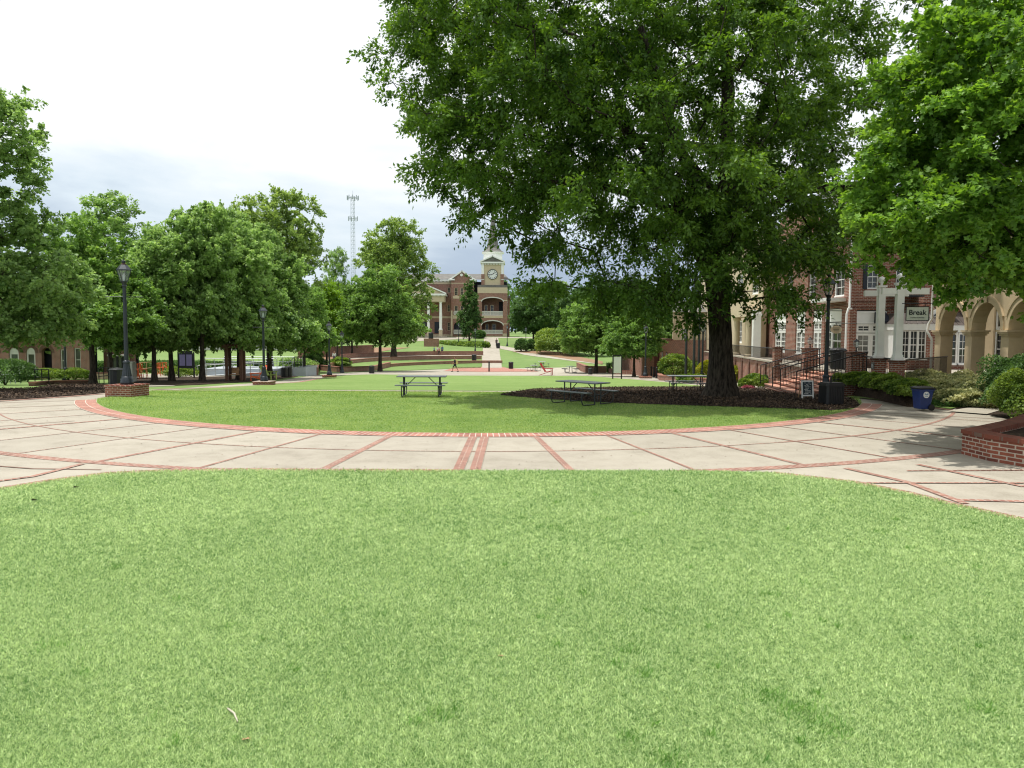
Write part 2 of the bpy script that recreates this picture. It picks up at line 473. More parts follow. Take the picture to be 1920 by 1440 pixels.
# ------------------------------------------------------------------ leaves (numpy)
def leaf_mesh(name, pos, dirs, nrm, L, Wd, rv, mats, mi=None, shape='diamond', fold=.25):
    n = len(pos)
    d = dirs / np.linalg.norm(dirs, axis=1, keepdims=True)
    s = np.cross(d, nrm); s /= np.maximum(np.linalg.norm(s, axis=1, keepdims=True), 1e-6)
    u = np.cross(s, d)
    L = L[:, None]; Wd = Wd[:, None]
    if shape == 'diamond':
        ks = [(0, 0, 0), (.45, 1, 1), (1, 0, 0), (.45, -1, 1)]
        tris = [(0, 1, 2), (0, 2, 3)]
    elif shape == 'blade':
        ks = [(0, -1, 0), (0, 1, 0), (.5, -.8, 0), (.5, .8, 0), (.95, 0, -1)]
        tris = [(0, 1, 3), (0, 3, 2), (2, 3, 4)]
    else:  # maple
        ks = [(0, 0, 0), (.12, .62, .5), (.40, .42, .3), (.62, 1.0, .7), (.70, .38, .2), (1, 0, -.2), (.70, -.38, .2), (.62, -1.0, .7), (.40, -.42, .3), (.12, -.62, .5)]
        tris = [(0, i, i + 1) for i in range(1, 9)]
    k = len(ks)
    V = np.empty((n, k, 3))
    for i, (a, b, c) in enumerate(ks):
        V[:, i] = pos + d * L * a + s * Wd * b + u * Wd * c * fold * (3.0 if shape == 'blade' else 1)
    T = np.array(tris)
    nt_ = len(tris)
    Fi = (np.arange(n)[:, None, None] * k + T[None]).reshape(-1, 3)
    me = bpy.data.meshes.new(name)
    me.vertices.add(n * k); me.vertices.foreach_set('co', V.reshape(-1).astype(np.float32))
    me.loops.add(len(Fi) * 3); me.loops.foreach_set('vertex_index', Fi.reshape(-1).astype(np.int32))
    me.polygons.add(len(Fi)); me.polygons.foreach_set('loop_start', np.arange(0, len(Fi) * 3, 3, dtype=np.int32))
    me.update(calc_edges=True)
    at = me.attributes.new('rnd', 'FLOAT', 'FACE')
    at.data.foreach_set('value', np.repeat(rv, nt_).astype(np.float32))
    for m in (mats if isinstance(mats, (list, tuple)) else [mats]): me.materials.append(m)
    if mi is not None:
        me.polygons.foreach_set('material_index', np.repeat(mi, nt_).astype(np.int32))
    return me

def unit(a): return a / np.maximum(np.linalg.norm(a, axis=1, keepdims=True), 1e-9)

def crown_points(R, ells, n, mind, hollow=2.2, zmin=-9):
    """clump centres in a union of ellipsoids, biased to the outside"""
    vol = np.array([e[3] * e[4] * e[5] for e in ells]) ** .8; vol = vol / vol.sum()
    out = []
    tries = 0
    while len(out) < n and tries < n * 60:
        tries += 1
        e = ells[R.choice(len(ells), p=vol)]
        v = R.normal(size=3); v /= np.linalg.norm(v)
        r = R.random() ** (1 / hollow)
        p = np.array(e[:3]) + v * r * np.array(e[3:6])
        if p[2] < zmin: continue
        # not deep inside another ellipsoid too often
        if out and min(np.sum((np.array(out) - p) ** 2, axis=1)) < mind * mind: continue
        out.append(p)
    return np.array(out)

def clump_leaves(R, C, rad, per, flat=.6, droop=.25, twigs=10, Ls=.13, wr=.32, centre=None):
    """sprays of leaves along twigs radiating from each clump centre"""
    n = len(C)
    pos = []; drs = []; nrm = []; rv = []; tw = []
    cl = R.random(n)
    for i in range(n):
        r = rad * R.uniform(.75, 1.3)
        td = unit(R.normal(size=(twigs, 3)) * np.array([1, 1, flat]))
        if centre is not None:
            o = C[i] - centre; o = o / max(np.linalg.norm(o), 1e-6)
            td = unit(td + o * .45)
        tl = r * R.uniform(.6, 1.25, twigs)
        st = C[i] + R.normal(size=(twigs, 3)) * r * .22
        k = R.integers(0, twigs, per)
        t = R.random(per) ** .7
        p = st[k] + td[k] * (tl[k] * t)[:, None]
        p[:, 2] -= droop * r * t ** 2
        p += R.normal(size=(per, 3)) * r * .10
        dd = td[k] * .8 + R.normal(size=(per, 3)) * .6; dd[:, 2] -= .35
        nn = R.normal(size=(per, 3)) * .55 + np.array([0, 0, 1.0])
        pos.append(p); drs.append(unit(dd)); nrm.append(unit(nn))
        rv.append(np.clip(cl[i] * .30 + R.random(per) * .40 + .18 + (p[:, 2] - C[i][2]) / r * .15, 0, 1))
        tw.append((st, td, tl, r))
    pos = np.concatenate(pos); drs = np.concatenate(drs); nrm = np.concatenate(nrm); rv = np.concatenate(rv)
    L = Ls * R.uniform(.65, 1.25, len(pos))
    return pos, drs, nrm, L, L * wr, rv, tw

def skeleton(R, C, trunk, limbs=(), tip=.012, k=2.4, r0=None, wob=.12):
    """tubes joining every clump to the trunk; returns list of (points, radii)"""
    nodes = []; par = []; rad_min = []
    for (p, r) in trunk:
        nodes.append(np.array(p, float)); par.append(len(nodes) - 2); rad_min.append(r)
    tn = len(trunk)
    for limb in limbs:
        a = np.array(limb[0][0], float)
        j = int(np.argmin([np.linalg.norm(nodes[q] - a) for q in range(tn)]))
        for (p, r) in limb[1:] if np.linalg.norm(nodes[j] - a) < .3 else limb:
            nodes.append(np.array(p, float)); par.append(j); rad_min.append(r); j = len(nodes) - 1
    first = max(1, int(tn * .45))
    base = nodes[first]
    order = np.argsort([np.linalg.norm(c - base) for c in C])
    for ci in order:
        c = C[ci]; N = np.array(nodes); dd = np.linalg.norm(N - c, axis=1)
        db = np.linalg.norm(N - base, axis=1); me = np.linalg.norm(c - base)
        cost = dd + .28 * db + (N[:, 2] > c[2] + .3) * dd * .6
        cost[:first] += 1e3
        cost[db > me] += 50
        j = int(np.argmin(cost)); seg = max(1, int(dd[j] / 1.1)); a = nodes[j].copy(); q = j
        off = R.normal(size=3) * wob * dd[j]
        for s in range(1, seg + 1):
            t = s / seg
            p = a + (c - a) * t + off * math.sin(PI * t) + np.array([0, 0, .10 * dd[j] * math.sin(PI * t)])
            nodes.append(p); par.append(q); rad_min.append(tip); q = len(nodes) - 1
    n = len(nodes); acc = np.zeros(n); rad = np.array(rad_min, float)
    for i in range(n - 1, -1, -1):
        r = max(acc[i] ** (1 / k), tip)
        if i >= tn or True: rad[i] = max(r if i >= tn else 0, rad_min[i])
        if par[i] >= 0: acc[par[i]] += min(rad[i], 1.0) ** k
    return nodes, par, rad

def wood_mesh(name, nodes, par, rad, tn, mat, flare=1.5, big_n=14, rlimit=None):
    mb = MB(); mb.smooth = True
    R = random.Random(3)
    # trunk as one lathe-like tube with flare
    pts = []; rs = []
    z0 = nodes[0]
    for i in range(tn):
        pts.append(nodes[i]); rs.append(rad[i])
    mb.smooth = True
    n = big_n
    # lobed rings
    V = []; Fc = []
    for i, p in enumerate(pts):
        h = p[2] - z0[2]
        fl = 1 + (flare - 1) * math.exp(-h / (rs[0] * 1.1))
        for q in range(n):
            a = 2 * PI * q / n
            lob = 1 + .12 * math.exp(-h / (rs[0] * 2.0)) * math.sin(a * 5 + 1) + .04 * math.sin(a * 3 + h * 1.3)
            r = rs[i] * fl * lob
            V.append((p[0] + r * math.cos(a), p[1] + r * math.sin(a), p[2] - (.1 if i == 0 else 0)))
    for i in range(len(pts) - 1):
        for q in range(n):
            q2 = (q + 1) % n; Fc.append((i * n + q, i * n + q2, (i + 1) * n + q2, (i + 1) * n + q))
    mb.add(V, Fc)
    for i in range(tn, len(nodes)):
        j = par[i]
        ra = min(rad[j], rad[i] * 1.35 + .004) if j >= 0 else rad[i]
        nn = 8 if rad[i] > .06 else (5 if rad[i] > .02 else 3)
        a = Vector(nodes[j]); b = Vector(nodes[i])
        if (b - a).length < 1e-4: continue
        mb.tube([a, b + (b - a) * .03], [ra, rad[i]], nn, caps=False)
    me_o = mb
    me = bpy.data.meshes.new(name); me.from_pydata(mb.v, [], mb.f); me.materials.append(mat)
    me.polygons.foreach_set('use_smooth', [True] * len(me.polygons))
    return me

def link(name, me, parent=None, **k):
    o = bpy.data.objects.new(name, me); COL.objects.link(o)
    if parent: o.parent = parent
    for a, b in k.items(): o[a] = b
    return o

def tree_meshes(seed, H, ells, nclump, per, rad, leafL, lm, bm_, tr=.18, trunk_top=.55, wr=.34, flat=.6, shape='diamond',
                trunk=None, limbs=(), twigs=10, mind=None, droop=.25, hollow=2.2, twigwood=0, zmin=-9, centre=None):
    R = np.random.default_rng(seed)
    C = crown_points(R, ells, nclump, mind if mind is not None else rad * .55, hollow, zmin)
    if centre is None: centre = np.mean([e[:3] for e in ells], axis=0)
    if trunk is None:
        trunk = []
        n = 8
        for i in range(n):
            t = i / (n - 1); z = t * H * trunk_top
            trunk.append(((math.sin(t * 3 + seed) * .12 * t * H / 10, math.cos(t * 2.3 + seed) * .12 * t * H / 10, z), tr * (1 - .62 * t)))
    nodes, par, rads = skeleton(R, C, trunk, limbs)
    pos, drs, nrm, L, Wd, rv, tw = clump_leaves(R, C, rad, per, flat, droop, twigs, leafL, wr, centre)
    if twigwood:
        nodes = list(nodes); par = list(par); rads = list(rads)
        N = np.array(nodes)
        for i, (st, td, tl, r) in enumerate(tw):
            j = int(np.argmin(np.sum((N - C[i]) ** 2, axis=1)))
            for q in range(min(twigwood, len(st))):
                nodes.append(st[q]); par.append(j); rads.append(.008)
                e = st[q] + td[q] * tl[q] * .9; e[2] -= droop * r * .8
                nodes.append(e); par.append(len(nodes) - 2); rads.append(.004)
    wood = wood_mesh('trunk', nodes, par, rads, len(trunk), bm_)
    crown = leaf_mesh('crown', pos, drs, nrm, L, Wd, rv, lm, shape=shape)
    return wood, crown

# ------------------------------------------------------------------ world, sun, camera
SUN = Vector((-.23, .06, 1)).normalized()
w = bpy.data.worlds.new('World'); sc.world = w; w.use_nodes = True
nt = w.node_tree; bg = nt.nodes['Background']
sky = nd(nt, 'ShaderNodeTexSky', sky_type='NISHITA'); sky.sun_disc = False
sky.sun_elevation = math.asin(SUN.z); sky.sun_rotation = math.atan2(SUN.x, SUN.y)
sky.air_density = 1.0; sky.dust_density = 2.0
tc = nd(nt, 'ShaderNodeTexCoord')
mpg = nd(nt, 'ShaderNodeMapping'); mpg.inputs['Scale'].default_value = (1.0, 1.0, 3.2)
nt.links.new(tc.outputs['Generated'], mpg.inputs['Vector'])
n1 = nd(nt, 'ShaderNodeTexNoise', Scale=2.6, Detail=7.0, Roughness=.55); n1.inputs['Distortion'].default_value = .25
nt.links.new(mpg.outputs[0], n1.inputs['Vector'])
sp = nd(nt, 'ShaderNodeSeparateXYZ'); nt.links.new(tc.outputs['Generated'], sp.inputs[0])
el = nd(nt, 'ShaderNodeMapRange'); el.inputs[1].default_value = .02; el.inputs[2].default_value = .30
el.inputs[3].default_value = -.18; el.inputs[4].default_value = .52
nt.links.new(sp.outputs[2], el.inputs[0])
ad = nd(nt, 'ShaderNodeMath', operation='ADD')
nt.links.new(n1.outputs['Fac'], ad.inputs[0]); nt.links.new(el.outputs[0], ad.inputs[1])
cr = nd(nt, 'ShaderNodeValToRGB'); e = cr.color_ramp.elements
e[0].position = .24; e[0].color = (3.8, 4.8, 6.3, 1)
e[1].position = .80; e[1].color = (10.6, 10.9, 10.9, 1)
x = cr.color_ramp.elements.new(.42); x.color = (4.9, 5.9, 7.2, 1)
x = cr.color_ramp.elements.new(.58); x.color = (7.6, 8.6, 9.4, 1)
nt.links.new(ad.outputs[0], cr.inputs[0])
mx = nd(nt, 'ShaderNodeMixRGB'); mx.inputs[0].default_value = .88
nt.links.new(sky.outputs[0], mx.inputs[1]); nt.links.new(cr.outputs[0], mx.inputs[2])
nt.links.new(mx.outputs[0], bg.inputs[0]); bg.inputs[1].default_value = .108

sl = bpy.data.lights.new('Sun', 'SUN'); sl.energy = 4.7; sl.angle = math.radians(.8); sl.color = (1, .955, .88)
so = bpy.data.objects.new('Sun', sl); COL.objects.link(so)
so.rotation_euler = SUN.to_track_quat('Z', 'Y').to_euler(); so.location = (0, 0, 60)

cd = bpy.data.cameras.new('Camera'); cd.sensor_width = 36; cd.lens = F / 1920 * 36; cd.clip_end = 6000; cd.clip_start = .1
co = bpy.data.objects.new('Camera', cd); COL.objects.link(co)
mw = Matrix((( cR.x, cU.x, -cF.x, 0), (cR.y, cU.y, -cF.y, 0), (cR.z, cU.z, -cF.z, CAMH), (0, 0, 0, 1)))
co.matrix_world = mw; sc.camera = co
sc.view_settings.view_transform = 'Standard'; sc.view_settings.look = 'None'; sc.view_settings.exposure = 0
sc.cycles.max_bounces = 6; sc.cycles.transparent_max_bounces = 12; sc.cycles.use_denoising = True; sc.cycles.filter_width = 1.15
sc.cycles.caustics_reflective = False; sc.cycles.caustics_refractive = False

exec_parts = []
# ================================================================== SETTING
def build_ground():
    xs = [-900, -400, -150, -60, -20, 20, 60, 150, 400, 900]; ys = [-60, 0, 15] + TY[1:-2] + [230, 400, 1500]
    V = [(x_, y_, terr(y_)) for y_ in ys for x_ in xs]; n = len(xs)
    Fc = [(j * n + i, j * n + i + 1, (j + 1) * n + i + 1, (j + 1) * n + i) for j in range(len(ys) - 1) for i in range(n - 1)]
    me = bpy.data.meshes.new('ground'); me.from_pydata(V, [], Fc); me.materials.append(M['hill'])
    o = link('ground', me); o['kind'] = 'structure'
build_ground()

CX, CY = -1.15, 33.5
R_IN, R_BR, R_MID, R_OUT = 14.95, 15.62, 17.75, 20.5
def circ(R, a0, a1, n=60, cx=CX, cy=CY):
    """angles in degrees measured from -Y (towards camera), positive to the right"""
    return [Vector((cx + R * math.sin(math.radians(a0 + (a1 - a0) * k / n)), cy - R * math.cos(math.radians(a0 + (a1 - a0) * k / n)), 0)) for k in range(n + 1)]

# one concrete sheet, everything else laid on top
conc = GP([(-700, 1300), (-700, 740), (0, 744), (120, 741), (215, 734), (330, 729), (430, 722), (520, 715), (560, 708)]) + \
       GP([(560, 708), (620, 700), (700, 696.5), (860, 691), (1000, 690), (1120, 688), (1200, 694), (1330, 703), (1420, 715), (1480, 722)]) + \
       [Vector((12.2, 30.2, 0))] + GP([(1600, 744), (1690, 757), (1780, 766), (1830, 758), (2300, 745), (2700, 800), (2900, 1300)])
drape('walkway', conc, .006, M['concrete'])

# oval lawn
lawn_edge = circ(R_IN, -66, 66, 60)
back = GP([(1600, 742), (1540, 737), (1400, 732), (940, 735.5), (600, 733.5), (285, 732.5), (250, 741)])
oval = lawn_edge + back
drape('lawn', oval, .016, M['lawn'])
# front lawn
fl = GP([(-500, 1150), (-200, 960), (0, 918), (100, 902), (200, 889), (300, 884), (450, 882), (860, 884), (1300, 884), (1450, 888), (1600, 905),
         (1700, 925), (1800, 950), (1920, 976), (2150, 1050), (2500, 1200)])
front = fl + [Vector((9, .5, 0)), Vector((-9, .5, 0))]
drape('lawn', front, .016, M['soil'])
# middle lawn beyond the oval
mid = GP([(330, 731.5), (440, 725), (560, 717), (612, 708), (640, 704), (700, 702), (860, 704.5), (1100, 705), (1180, 711), (1250, 717), (1330, 725), (1390, 731), (940, 733.5), (600, 731.5)])
drape('lawn', mid, .016, M['lawn'])
# lawns of the amphitheatre and hillside
drape('lawn', GP([(640, 697), (730, 688.5), (810, 684), (902, 682.5), (902, 690), (830, 692), (700, 696)]), .03, M['hill'])
drape('plaza', GP([(830, 696), (850, 689), (905, 688), (940, 688), (1000, 694), (1010, 697), (900, 697.5)]), .03, M['brickfield'])
drape('path', GP([(904, 690), (941, 690), (938, 668), (936, 654), (1000, 668), (1120, 683), (1120, 679), (1010, 662), (936, 648), (934, 633), (908, 633), (906, 650), (904, 668)]), .035, M['concrete'])
drape('path', GP([(560, 688), (640, 676), (780, 668), (905, 667), (905, 664.5), (760, 663), (640, 666), (560, 672)]), .035, M['concrete'])
drape('path', GP([(760, 641), (905, 634), (1000, 634), (1000, 632.5), (760, 632)]), .04, M['concrete'])
drape('planting_bed', GP([(960, 660), (1000, 657), (1060, 662), (1130, 678), (1130, 684), (1080, 676), (1010, 664)]), .05, M['pine'])
drape('planting_bed', GP([(600, 676), (600, 655), (700, 652), (770, 652), (700, 663), (640, 672)]), .05, M['pine'])
# mulch beds
bedL = GP([(-500, 772), (0, 751), (60, 748), (120, 743.5), (180, 739), (212, 735.5), (228, 728), (180, 721), (100, 723), (58, 730), (-500, 735)])
drape('mulch_bed', bedL, .03, M['mulch'])
drape('mulch_bed', GP([(246, 721), (330, 723.5), (420, 719), (500, 714), (560, 706), (520, 703), (420, 706), (330, 708), (250, 709)]), .03, M['mulch'])
mring = [p for p in circ(R_IN - .02, 56, 62, 6)]
bedB = GP([(936, 742), (1000, 731.5), (1150, 728), (1340, 727), (1420, 730), (1530, 738), (1590, 747)]) + mring[::-1] + GP([(1560, 771), (1500, 768), (1400, 765), (1275, 761), (1150, 756.6), (1017, 749)])
drape('mulch_bed', bedB, .03, M['mulch'])
# right side grass strip and hedge bed
drape('lawn', GP([(1578, 745), (1640, 751), (1700, 759), (1782, 769), (1800, 764), (1750, 751), (1700, 744), (1640, 738), (1578, 735)]), .045, M['lawn'])
drape('mulch_bed', GP([(1560, 733), (1640, 738), (1750, 750), (1800, 762), (1790, 768), (1860, 765), (1920, 762), (2200, 755), (2200, 722), (1560, 722)]), .035, M['mulch'])
drape('mulch_bed', GP([(1850, 778), (1905, 790), (2050, 800), (2300, 780), (2100, 760), (1900, 765)]), .03, M['mulch'])
drape('path', GP([(1775, 773), (1850, 779), (1900, 764), (1990, 756), (1970, 751), (1870, 758)]), .045, M['concrete'])

# brick bands and joints
strips('brick_edging', [(circ((R_IN + R_BR) / 2, -64, 64, 90), R_BR - R_IN)], .020, M['paver'])
pathlines = [(circ(R_MID, -60, 24, 90), .05), (circ(R_MID, 24, 58, 50), .10)]
pathlines.append((circ(R_OUT - .12, -62, -11, 60), .26)); pathlines.append((circ(R_OUT - .12, 11, 47, 40), .30))
for s_ in (-1, 1):
    for k in range(1, 9):
        wdt = {1: .16, 2: .075, 3: .13, 4: .045, 5: .05, 6: .15, 7: .06, 8: .06}[k]
        if s_ > 0: wdt = {1: .14, 2: .07, 3: .12, 4: .07, 5: .06, 6: .12, 7: .06, 8: .05}[k]
        a = s_ * k * 6.35
        rr = 20.5
        pathlines.append(([circ(R_BR, a, a, 1)[0], circ(rr, a, a, 1)[0]], wdt))
pathlines.append(([Vector((CX + .24, CY - R_BR, 0)), Vector((CX + .20, CY - 19.9, 0))], .20))
pathlines.append(([Vector((CX + .52, CY - R_BR, 0)), Vector((CX + .50, CY - 19.9, 0))], .20))
pathlines.append((fl[1:8], .26)); pathlines.append((fl[9:14], .22))
pathlines.append((GP([(-160, 916), (0, 903), (60, 895), (155, 871)]), .12))
pathlines.append((GP([(1585, 879), (1700, 905), (1810, 946)]), .14)); pathlines.append((GP([(1700, 884), (1920, 883)]), .07))
pathlines.append((GP([(1720, 872), (1920, 914)]), .12)); pathlines.append((GP([(1600, 907), (1920, 907)]), .07))
pathlines.append((GP([(1790, 939), (1960, 943)]), .12))
pathlines.append((GP([(290, 731), (340, 729), (460, 726)]), .45)); pathlines.append((GP([(215, 738), (120, 745), (0, 753), (-300, 772)]), .25))
pathlines.append((GP([(510, 720), (560, 717), (600, 710)]), .4))
pathlines.append((GP([(1600, 745), (1690, 758), (1785, 770), (1900, 779), (2000, 780)]), .28))
strips('brick_paving_band', pathlines, .0125, M['paver2'])
jl = []
for k in range(9, 12):
    jl.append(([circ(R_BR, -6.35 * k, 0, 1)[0], circ(21.5, -6.35 * k, 0, 1)[0]], .06))
for a in (52.6, 57, 62, 67): jl.append(([circ(R_BR, a, 0, 1)[0], circ(24, a + 2, 0, 1)[0]], .06))
jl.append((GP([(-100, 868), (60, 880), (190, 882)]), .05)); jl.append((GP([(-100, 805), (0, 800), (140, 790)]), .05))
strips('paving_joint', jl, .016, M['joint'])
strips('brick_edging', [(GP([(285, 733), (600, 733.8), (940, 735.8)]), .28)], .024, M['paver2'])
strips('brick_edging', [(GP([(700, 701), (860, 703.5), (1100, 704), (1180, 709.5), (1250, 715), (1330, 723)]), .35)], .024, M['concrete'])

# ------------------------------------------------------------------ grass blades
def inpoly(x, y, poly):
    inside = np.zeros(len(x), bool); n = len(poly)
    j = n - 1
    for i in range(n):
        xi, yi = poly[i][0], poly[i][1]; xj, yj = poly[j][0], poly[j][1]
        c = ((yi > y) != (yj > y)) & (x < (xj - xi) * (y - yi) / (yj - yi + 1e-12) + xi)
        inside ^= c; j = i
    return inside
def snoise(x, y, seed, sc_):
    R = np.random.default_rng(seed); v = np.zeros_like(x)
    for _ in range(14):
        a = R.uniform(0, 2 * PI); f = sc_ * R.uniform(.5, 2.2); ph = R.uniform(0, 2 * PI)
        v += np.sin((x * math.cos(a) + y * math.sin(a)) * f + ph)
    return v / 14 ** .5
def blades(name, poly, N, y0, y1, hgt, wid, mat, seed, bias=1.0, label=None, excl=None):
    R = np.random.default_rng(seed)
    # sample uniform in image rows (density falling with distance)
    Y = y0 * (y1 / y0) ** (R.random(N) ** bias)
    X = (R.random(N) - .5) * 1.5 * Y
    ok = inpoly(X, Y, poly)
    if excl: ok &= ~inpoly(X, Y, excl)
    X = X[ok]; Y = Y[ok]; n = len(X)
    X = X + R.normal(size=n) * .035; Y = Y + R.normal(size=n) * .045
    Z = np.interp(Y, TY, TZ) + .012
    pos = np.stack([X, Y, Z], 1)
    lean = R.normal(size=(n, 2)) * .75
    d = np.stack([lean[:, 0], lean[:, 1], np.ones(n) * .9], 1)
    nn = R.normal(size=(n, 3)); nn[:, 2] = np.abs(nn[:, 2]) + .4
    s = (Y / y0) ** .85
    patch = snoise(X, Y, 5, 1.6); fine = snoise(X, Y, 9, 9.0)
    cs = .024 * 2.0 ** np.floor(np.log2(np.maximum(s, 1)))
    def cell(k, q): return (np.abs(np.sin(np.floor(X / (cs * q) + k) * 12.9898 + np.floor(Y / (cs * q * 1.6) + k) * 78.233 + k)) * 43758.5453) % 1.0
    ca = cell(1.3, 1) * .75 + cell(4.7, 2.1) * .25 - .5
    L = hgt * R.uniform(.4, 1.35, n) * (1 + .25 * (s - 1)) * (1 + .35 * ca)
    Wd = wid * R.uniform(.6, 1.3, n) * s
    rv = np.clip(.48 + .03 * patch + .36 * ca + R.normal(size=n) * .30, 0, 1)
    me = leaf_mesh(name, pos, unit(d), unit(nn), L, Wd, rv, mat, shape='blade', fold=.6)
    o = link(name, me); tag(o, label, 'grass', kind='stuff'); return o
blades('grass', front, 1400000, 3.6, 14.2, .029, .0019, M['blade'], 1, label='short pale green mown grass of the front lawn')
blades('grass', oval, 700000, 17.8, 40, .038, .0042, M['bladeoval'], 2, label='short bright green mown grass of the oval lawn', excl=bedB)
def tufts():
    R = np.random.default_rng(4); P_ = []; D = []; N_ = []; L = []; W_ = []; V_ = []
    cs = []
    for (px, py, r, n) in [(1500, 1340, .32, 520), (1560, 1375, .18, 200), (1440, 1310, .16, 180), (1840, 1335, .14, 160), (1180, 1225, .16, 150), (1210, 1270, .10, 90),
                           (830, 1345, .18, 200), (775, 1360, .10, 90), (1045, 995, .22, 140), (1010, 992, .12, 60), (765, 965, .14, 60), (872, 990, .08, 40), (1095, 1118, .09, 60),
                           (1170, 1020, .13, 70), (100, 1215, .22, 200), (160, 1270, .12, 80), (1250, 1430, .16, 220), (1180, 1390, .12, 120), (430, 1180, .08, 50),
                           (640, 1150, .07, 40), (1650, 1000, .12, 60), (1450, 1120, .09, 60), (1330, 1180, .07, 50), (1040, 1215, .10, 70), (330, 1400, .1, 90), (1700, 1200, .08, 50), (1150, 1250, .09, 70), (1480, 1160, .07, 50)]:
        c = G(px, py); cs.append((c.x, c.y, r * .75, int(n * .5)))
    for k in range(60):
        y_ = R.uniform(4, 12); x_ = (R.random() - .5) * 1.35 * y_; cs.append((x_, y_, R.uniform(.03, .07), int(R.uniform(12, 30))))
    for (x_, y_, r, n) in cs:
        if not inpoly(np.array([x_]), np.array([y_]), front)[0]: continue
        p = np.zeros((n, 3)); p[:, :2] = R.normal(size=(n, 2)) * r * .5 + np.array([x_, y_]); p[:, 2] = .014
        P_.append(p); d = R.normal(size=(n, 3)) * .6; d[:, 2] = .8; D.append(d)
        N_.append(np.abs(R.normal(size=(n, 3)))); L.append(R.uniform(.04, .085, n)); W_.append(R.uniform(.0022, .004, n)); V_.append(R.random(n))
    me = leaf_mesh('grass', np.concatenate(P_), unit(np.concatenate(D)), unit(np.concatenate(N_)), np.concatenate(L), np.concatenate(W_), np.concatenate(V_), M['weed'], shape='blade', fold=.8)
    tag(link('grass', me), 'darker coarse grass tufts scattered over the front lawn', 'grass', kind='stuff')
tufts()
def litter_leaves():
    R = np.random.default_rng(77); n = 420
    Y = R.uniform(13.5, 24, n); X = R.uniform(-14, 13, n)
    nr = np.hypot(X - CX, Y - CY); ok = (nr > R_BR) & ~inpoly(X, Y, front); X = X[ok]; Y = Y[ok]; n = len(X)
    pos = np.stack([X, Y, np.full(n, .026)], 1); d = R.normal(size=(n, 3)); d[:, 2] = .05; nn = R.normal(size=(n, 3)) * .2; nn[:, 2] = 1
    me = leaf_mesh('leaf_litter', pos, unit(d), unit(nn), R.uniform(.02, .06, n), R.uniform(.008, .022, n), R.random(n), chipm, fold=.2)
    tag(link('leaf_litter', me), 'small dead leaves and specks scattered on the pale paving', 'leaf litter', kind='stuff')
# mulch chips
def chips(poly, n, seed, s0=.05, label=''):
    R = np.random.default_rng(seed); xs = [p[0] for p in poly]; ys = [p[1] for p in poly]
    X = R.uniform(min(xs), max(xs), n); Y = R.uniform(min(ys), max(ys), n); ok = inpoly(X, Y, poly); X = X[ok]; Y = Y[ok]; n = len(X)
    pos = np.stack([X, Y, np.interp(Y, TY, TZ) + .035 + R.uniform(0, .05, n)], 1)
    d = R.normal(size=(n, 3)); d[:, 2] *= .45; nn = R.normal(size=(n, 3)) * .5; nn[:, 2] += 1
    me = leaf_mesh('mulch_chips', pos, unit(d), unit(nn), R.uniform(.6, 1.9, n) * s0, R.uniform(.2, .5, n) * s0, R.random(n) ** 2, chipm, fold=.3)
    tag(link('mulch_chips', me), label, 'mulch', kind='stuff')
chipm = leafmat('mulch_chips', (.02, .013, .009), (.17, .115, .075), .0, rough=.9)
litter_leaves()
chips(bedB, 110000, 11, .06, 'dark bark mulch chips beneath the big shade tree')
chips([(p[0], p[1]) for p in bedL], 60000, 12, .06, 'dark bark mulch chips along the left path edge')

# ================================================================== TREES
GRP = 'trees around the green'
def place_tree(meshes, x_, y_, sx, sz, rz, label, group=GRP, name='tree', z=None):
    t = empty(name, (x_, y_, terr(y_) if z is None else z), rz, label, 'tree', group)
    t.scale = (sx, sx, sz)
    link('trunk', meshes[0], t); link('crown', meshes[1], t)
    return t

# the big shade tree
bx_, by_ = PX(1355, 29.5), 29.5
def rel(px, py, Y): 
    p = P(px, py, Y); return np.array([p.x - bx_, p.y - by_, p.z])
BE = []
def el_(px, py, Y, rx, ry, rz): c = rel(px, py, Y); BE.append((c[0], c[1], c[2], rx, ry, rz))
el_(1190, 150, 30, 8.6, 7.5, 6.0); el_(1195, 385, 28, 5.0, 5.5, 2.8); el_(1240, 500, 28, 3.2, 3.6, 1.7); el_(960, 225, 28, 4.0, 4.0, 3.7)
el_(1460, 260, 30, 3.4, 4.5, 5.2); el_(1480, 470, 29, 2.6, 3.2, 1.7); el_(1140, -90, 30, 8.6, 7.5, 5.0); el_(1500, -50, 31, 4.6, 5.0, 4.5)
el_(835, 60, 28.5, 2.8, 3.2, 2.6); el_(830, 240, 28.5, 1.5, 2.5, 2.6); el_(930, 345, 28, 2.2, 3.0, 1.3); el_(1200, 560, 28, 2.2, 2.5, .8); el_(860, 330, 28, 2.0, 2.5, 1.5)
tt = [((0, 0, 0), .50), ((0, 0, .5), .46), ((-.05, 0, 1.3), .44), ((-.1, 0, 2.4), .43), ((-.18, 0, 3.6), .43), ((-.3, 0, 4.6), .43), ((-.25, .1, 5.6), .40), ((0, .2, 7.2), .34), ((.1, .3, 9.4), .28), ((0, .2, 12), .22), ((-.4, 0, 15), .15)]
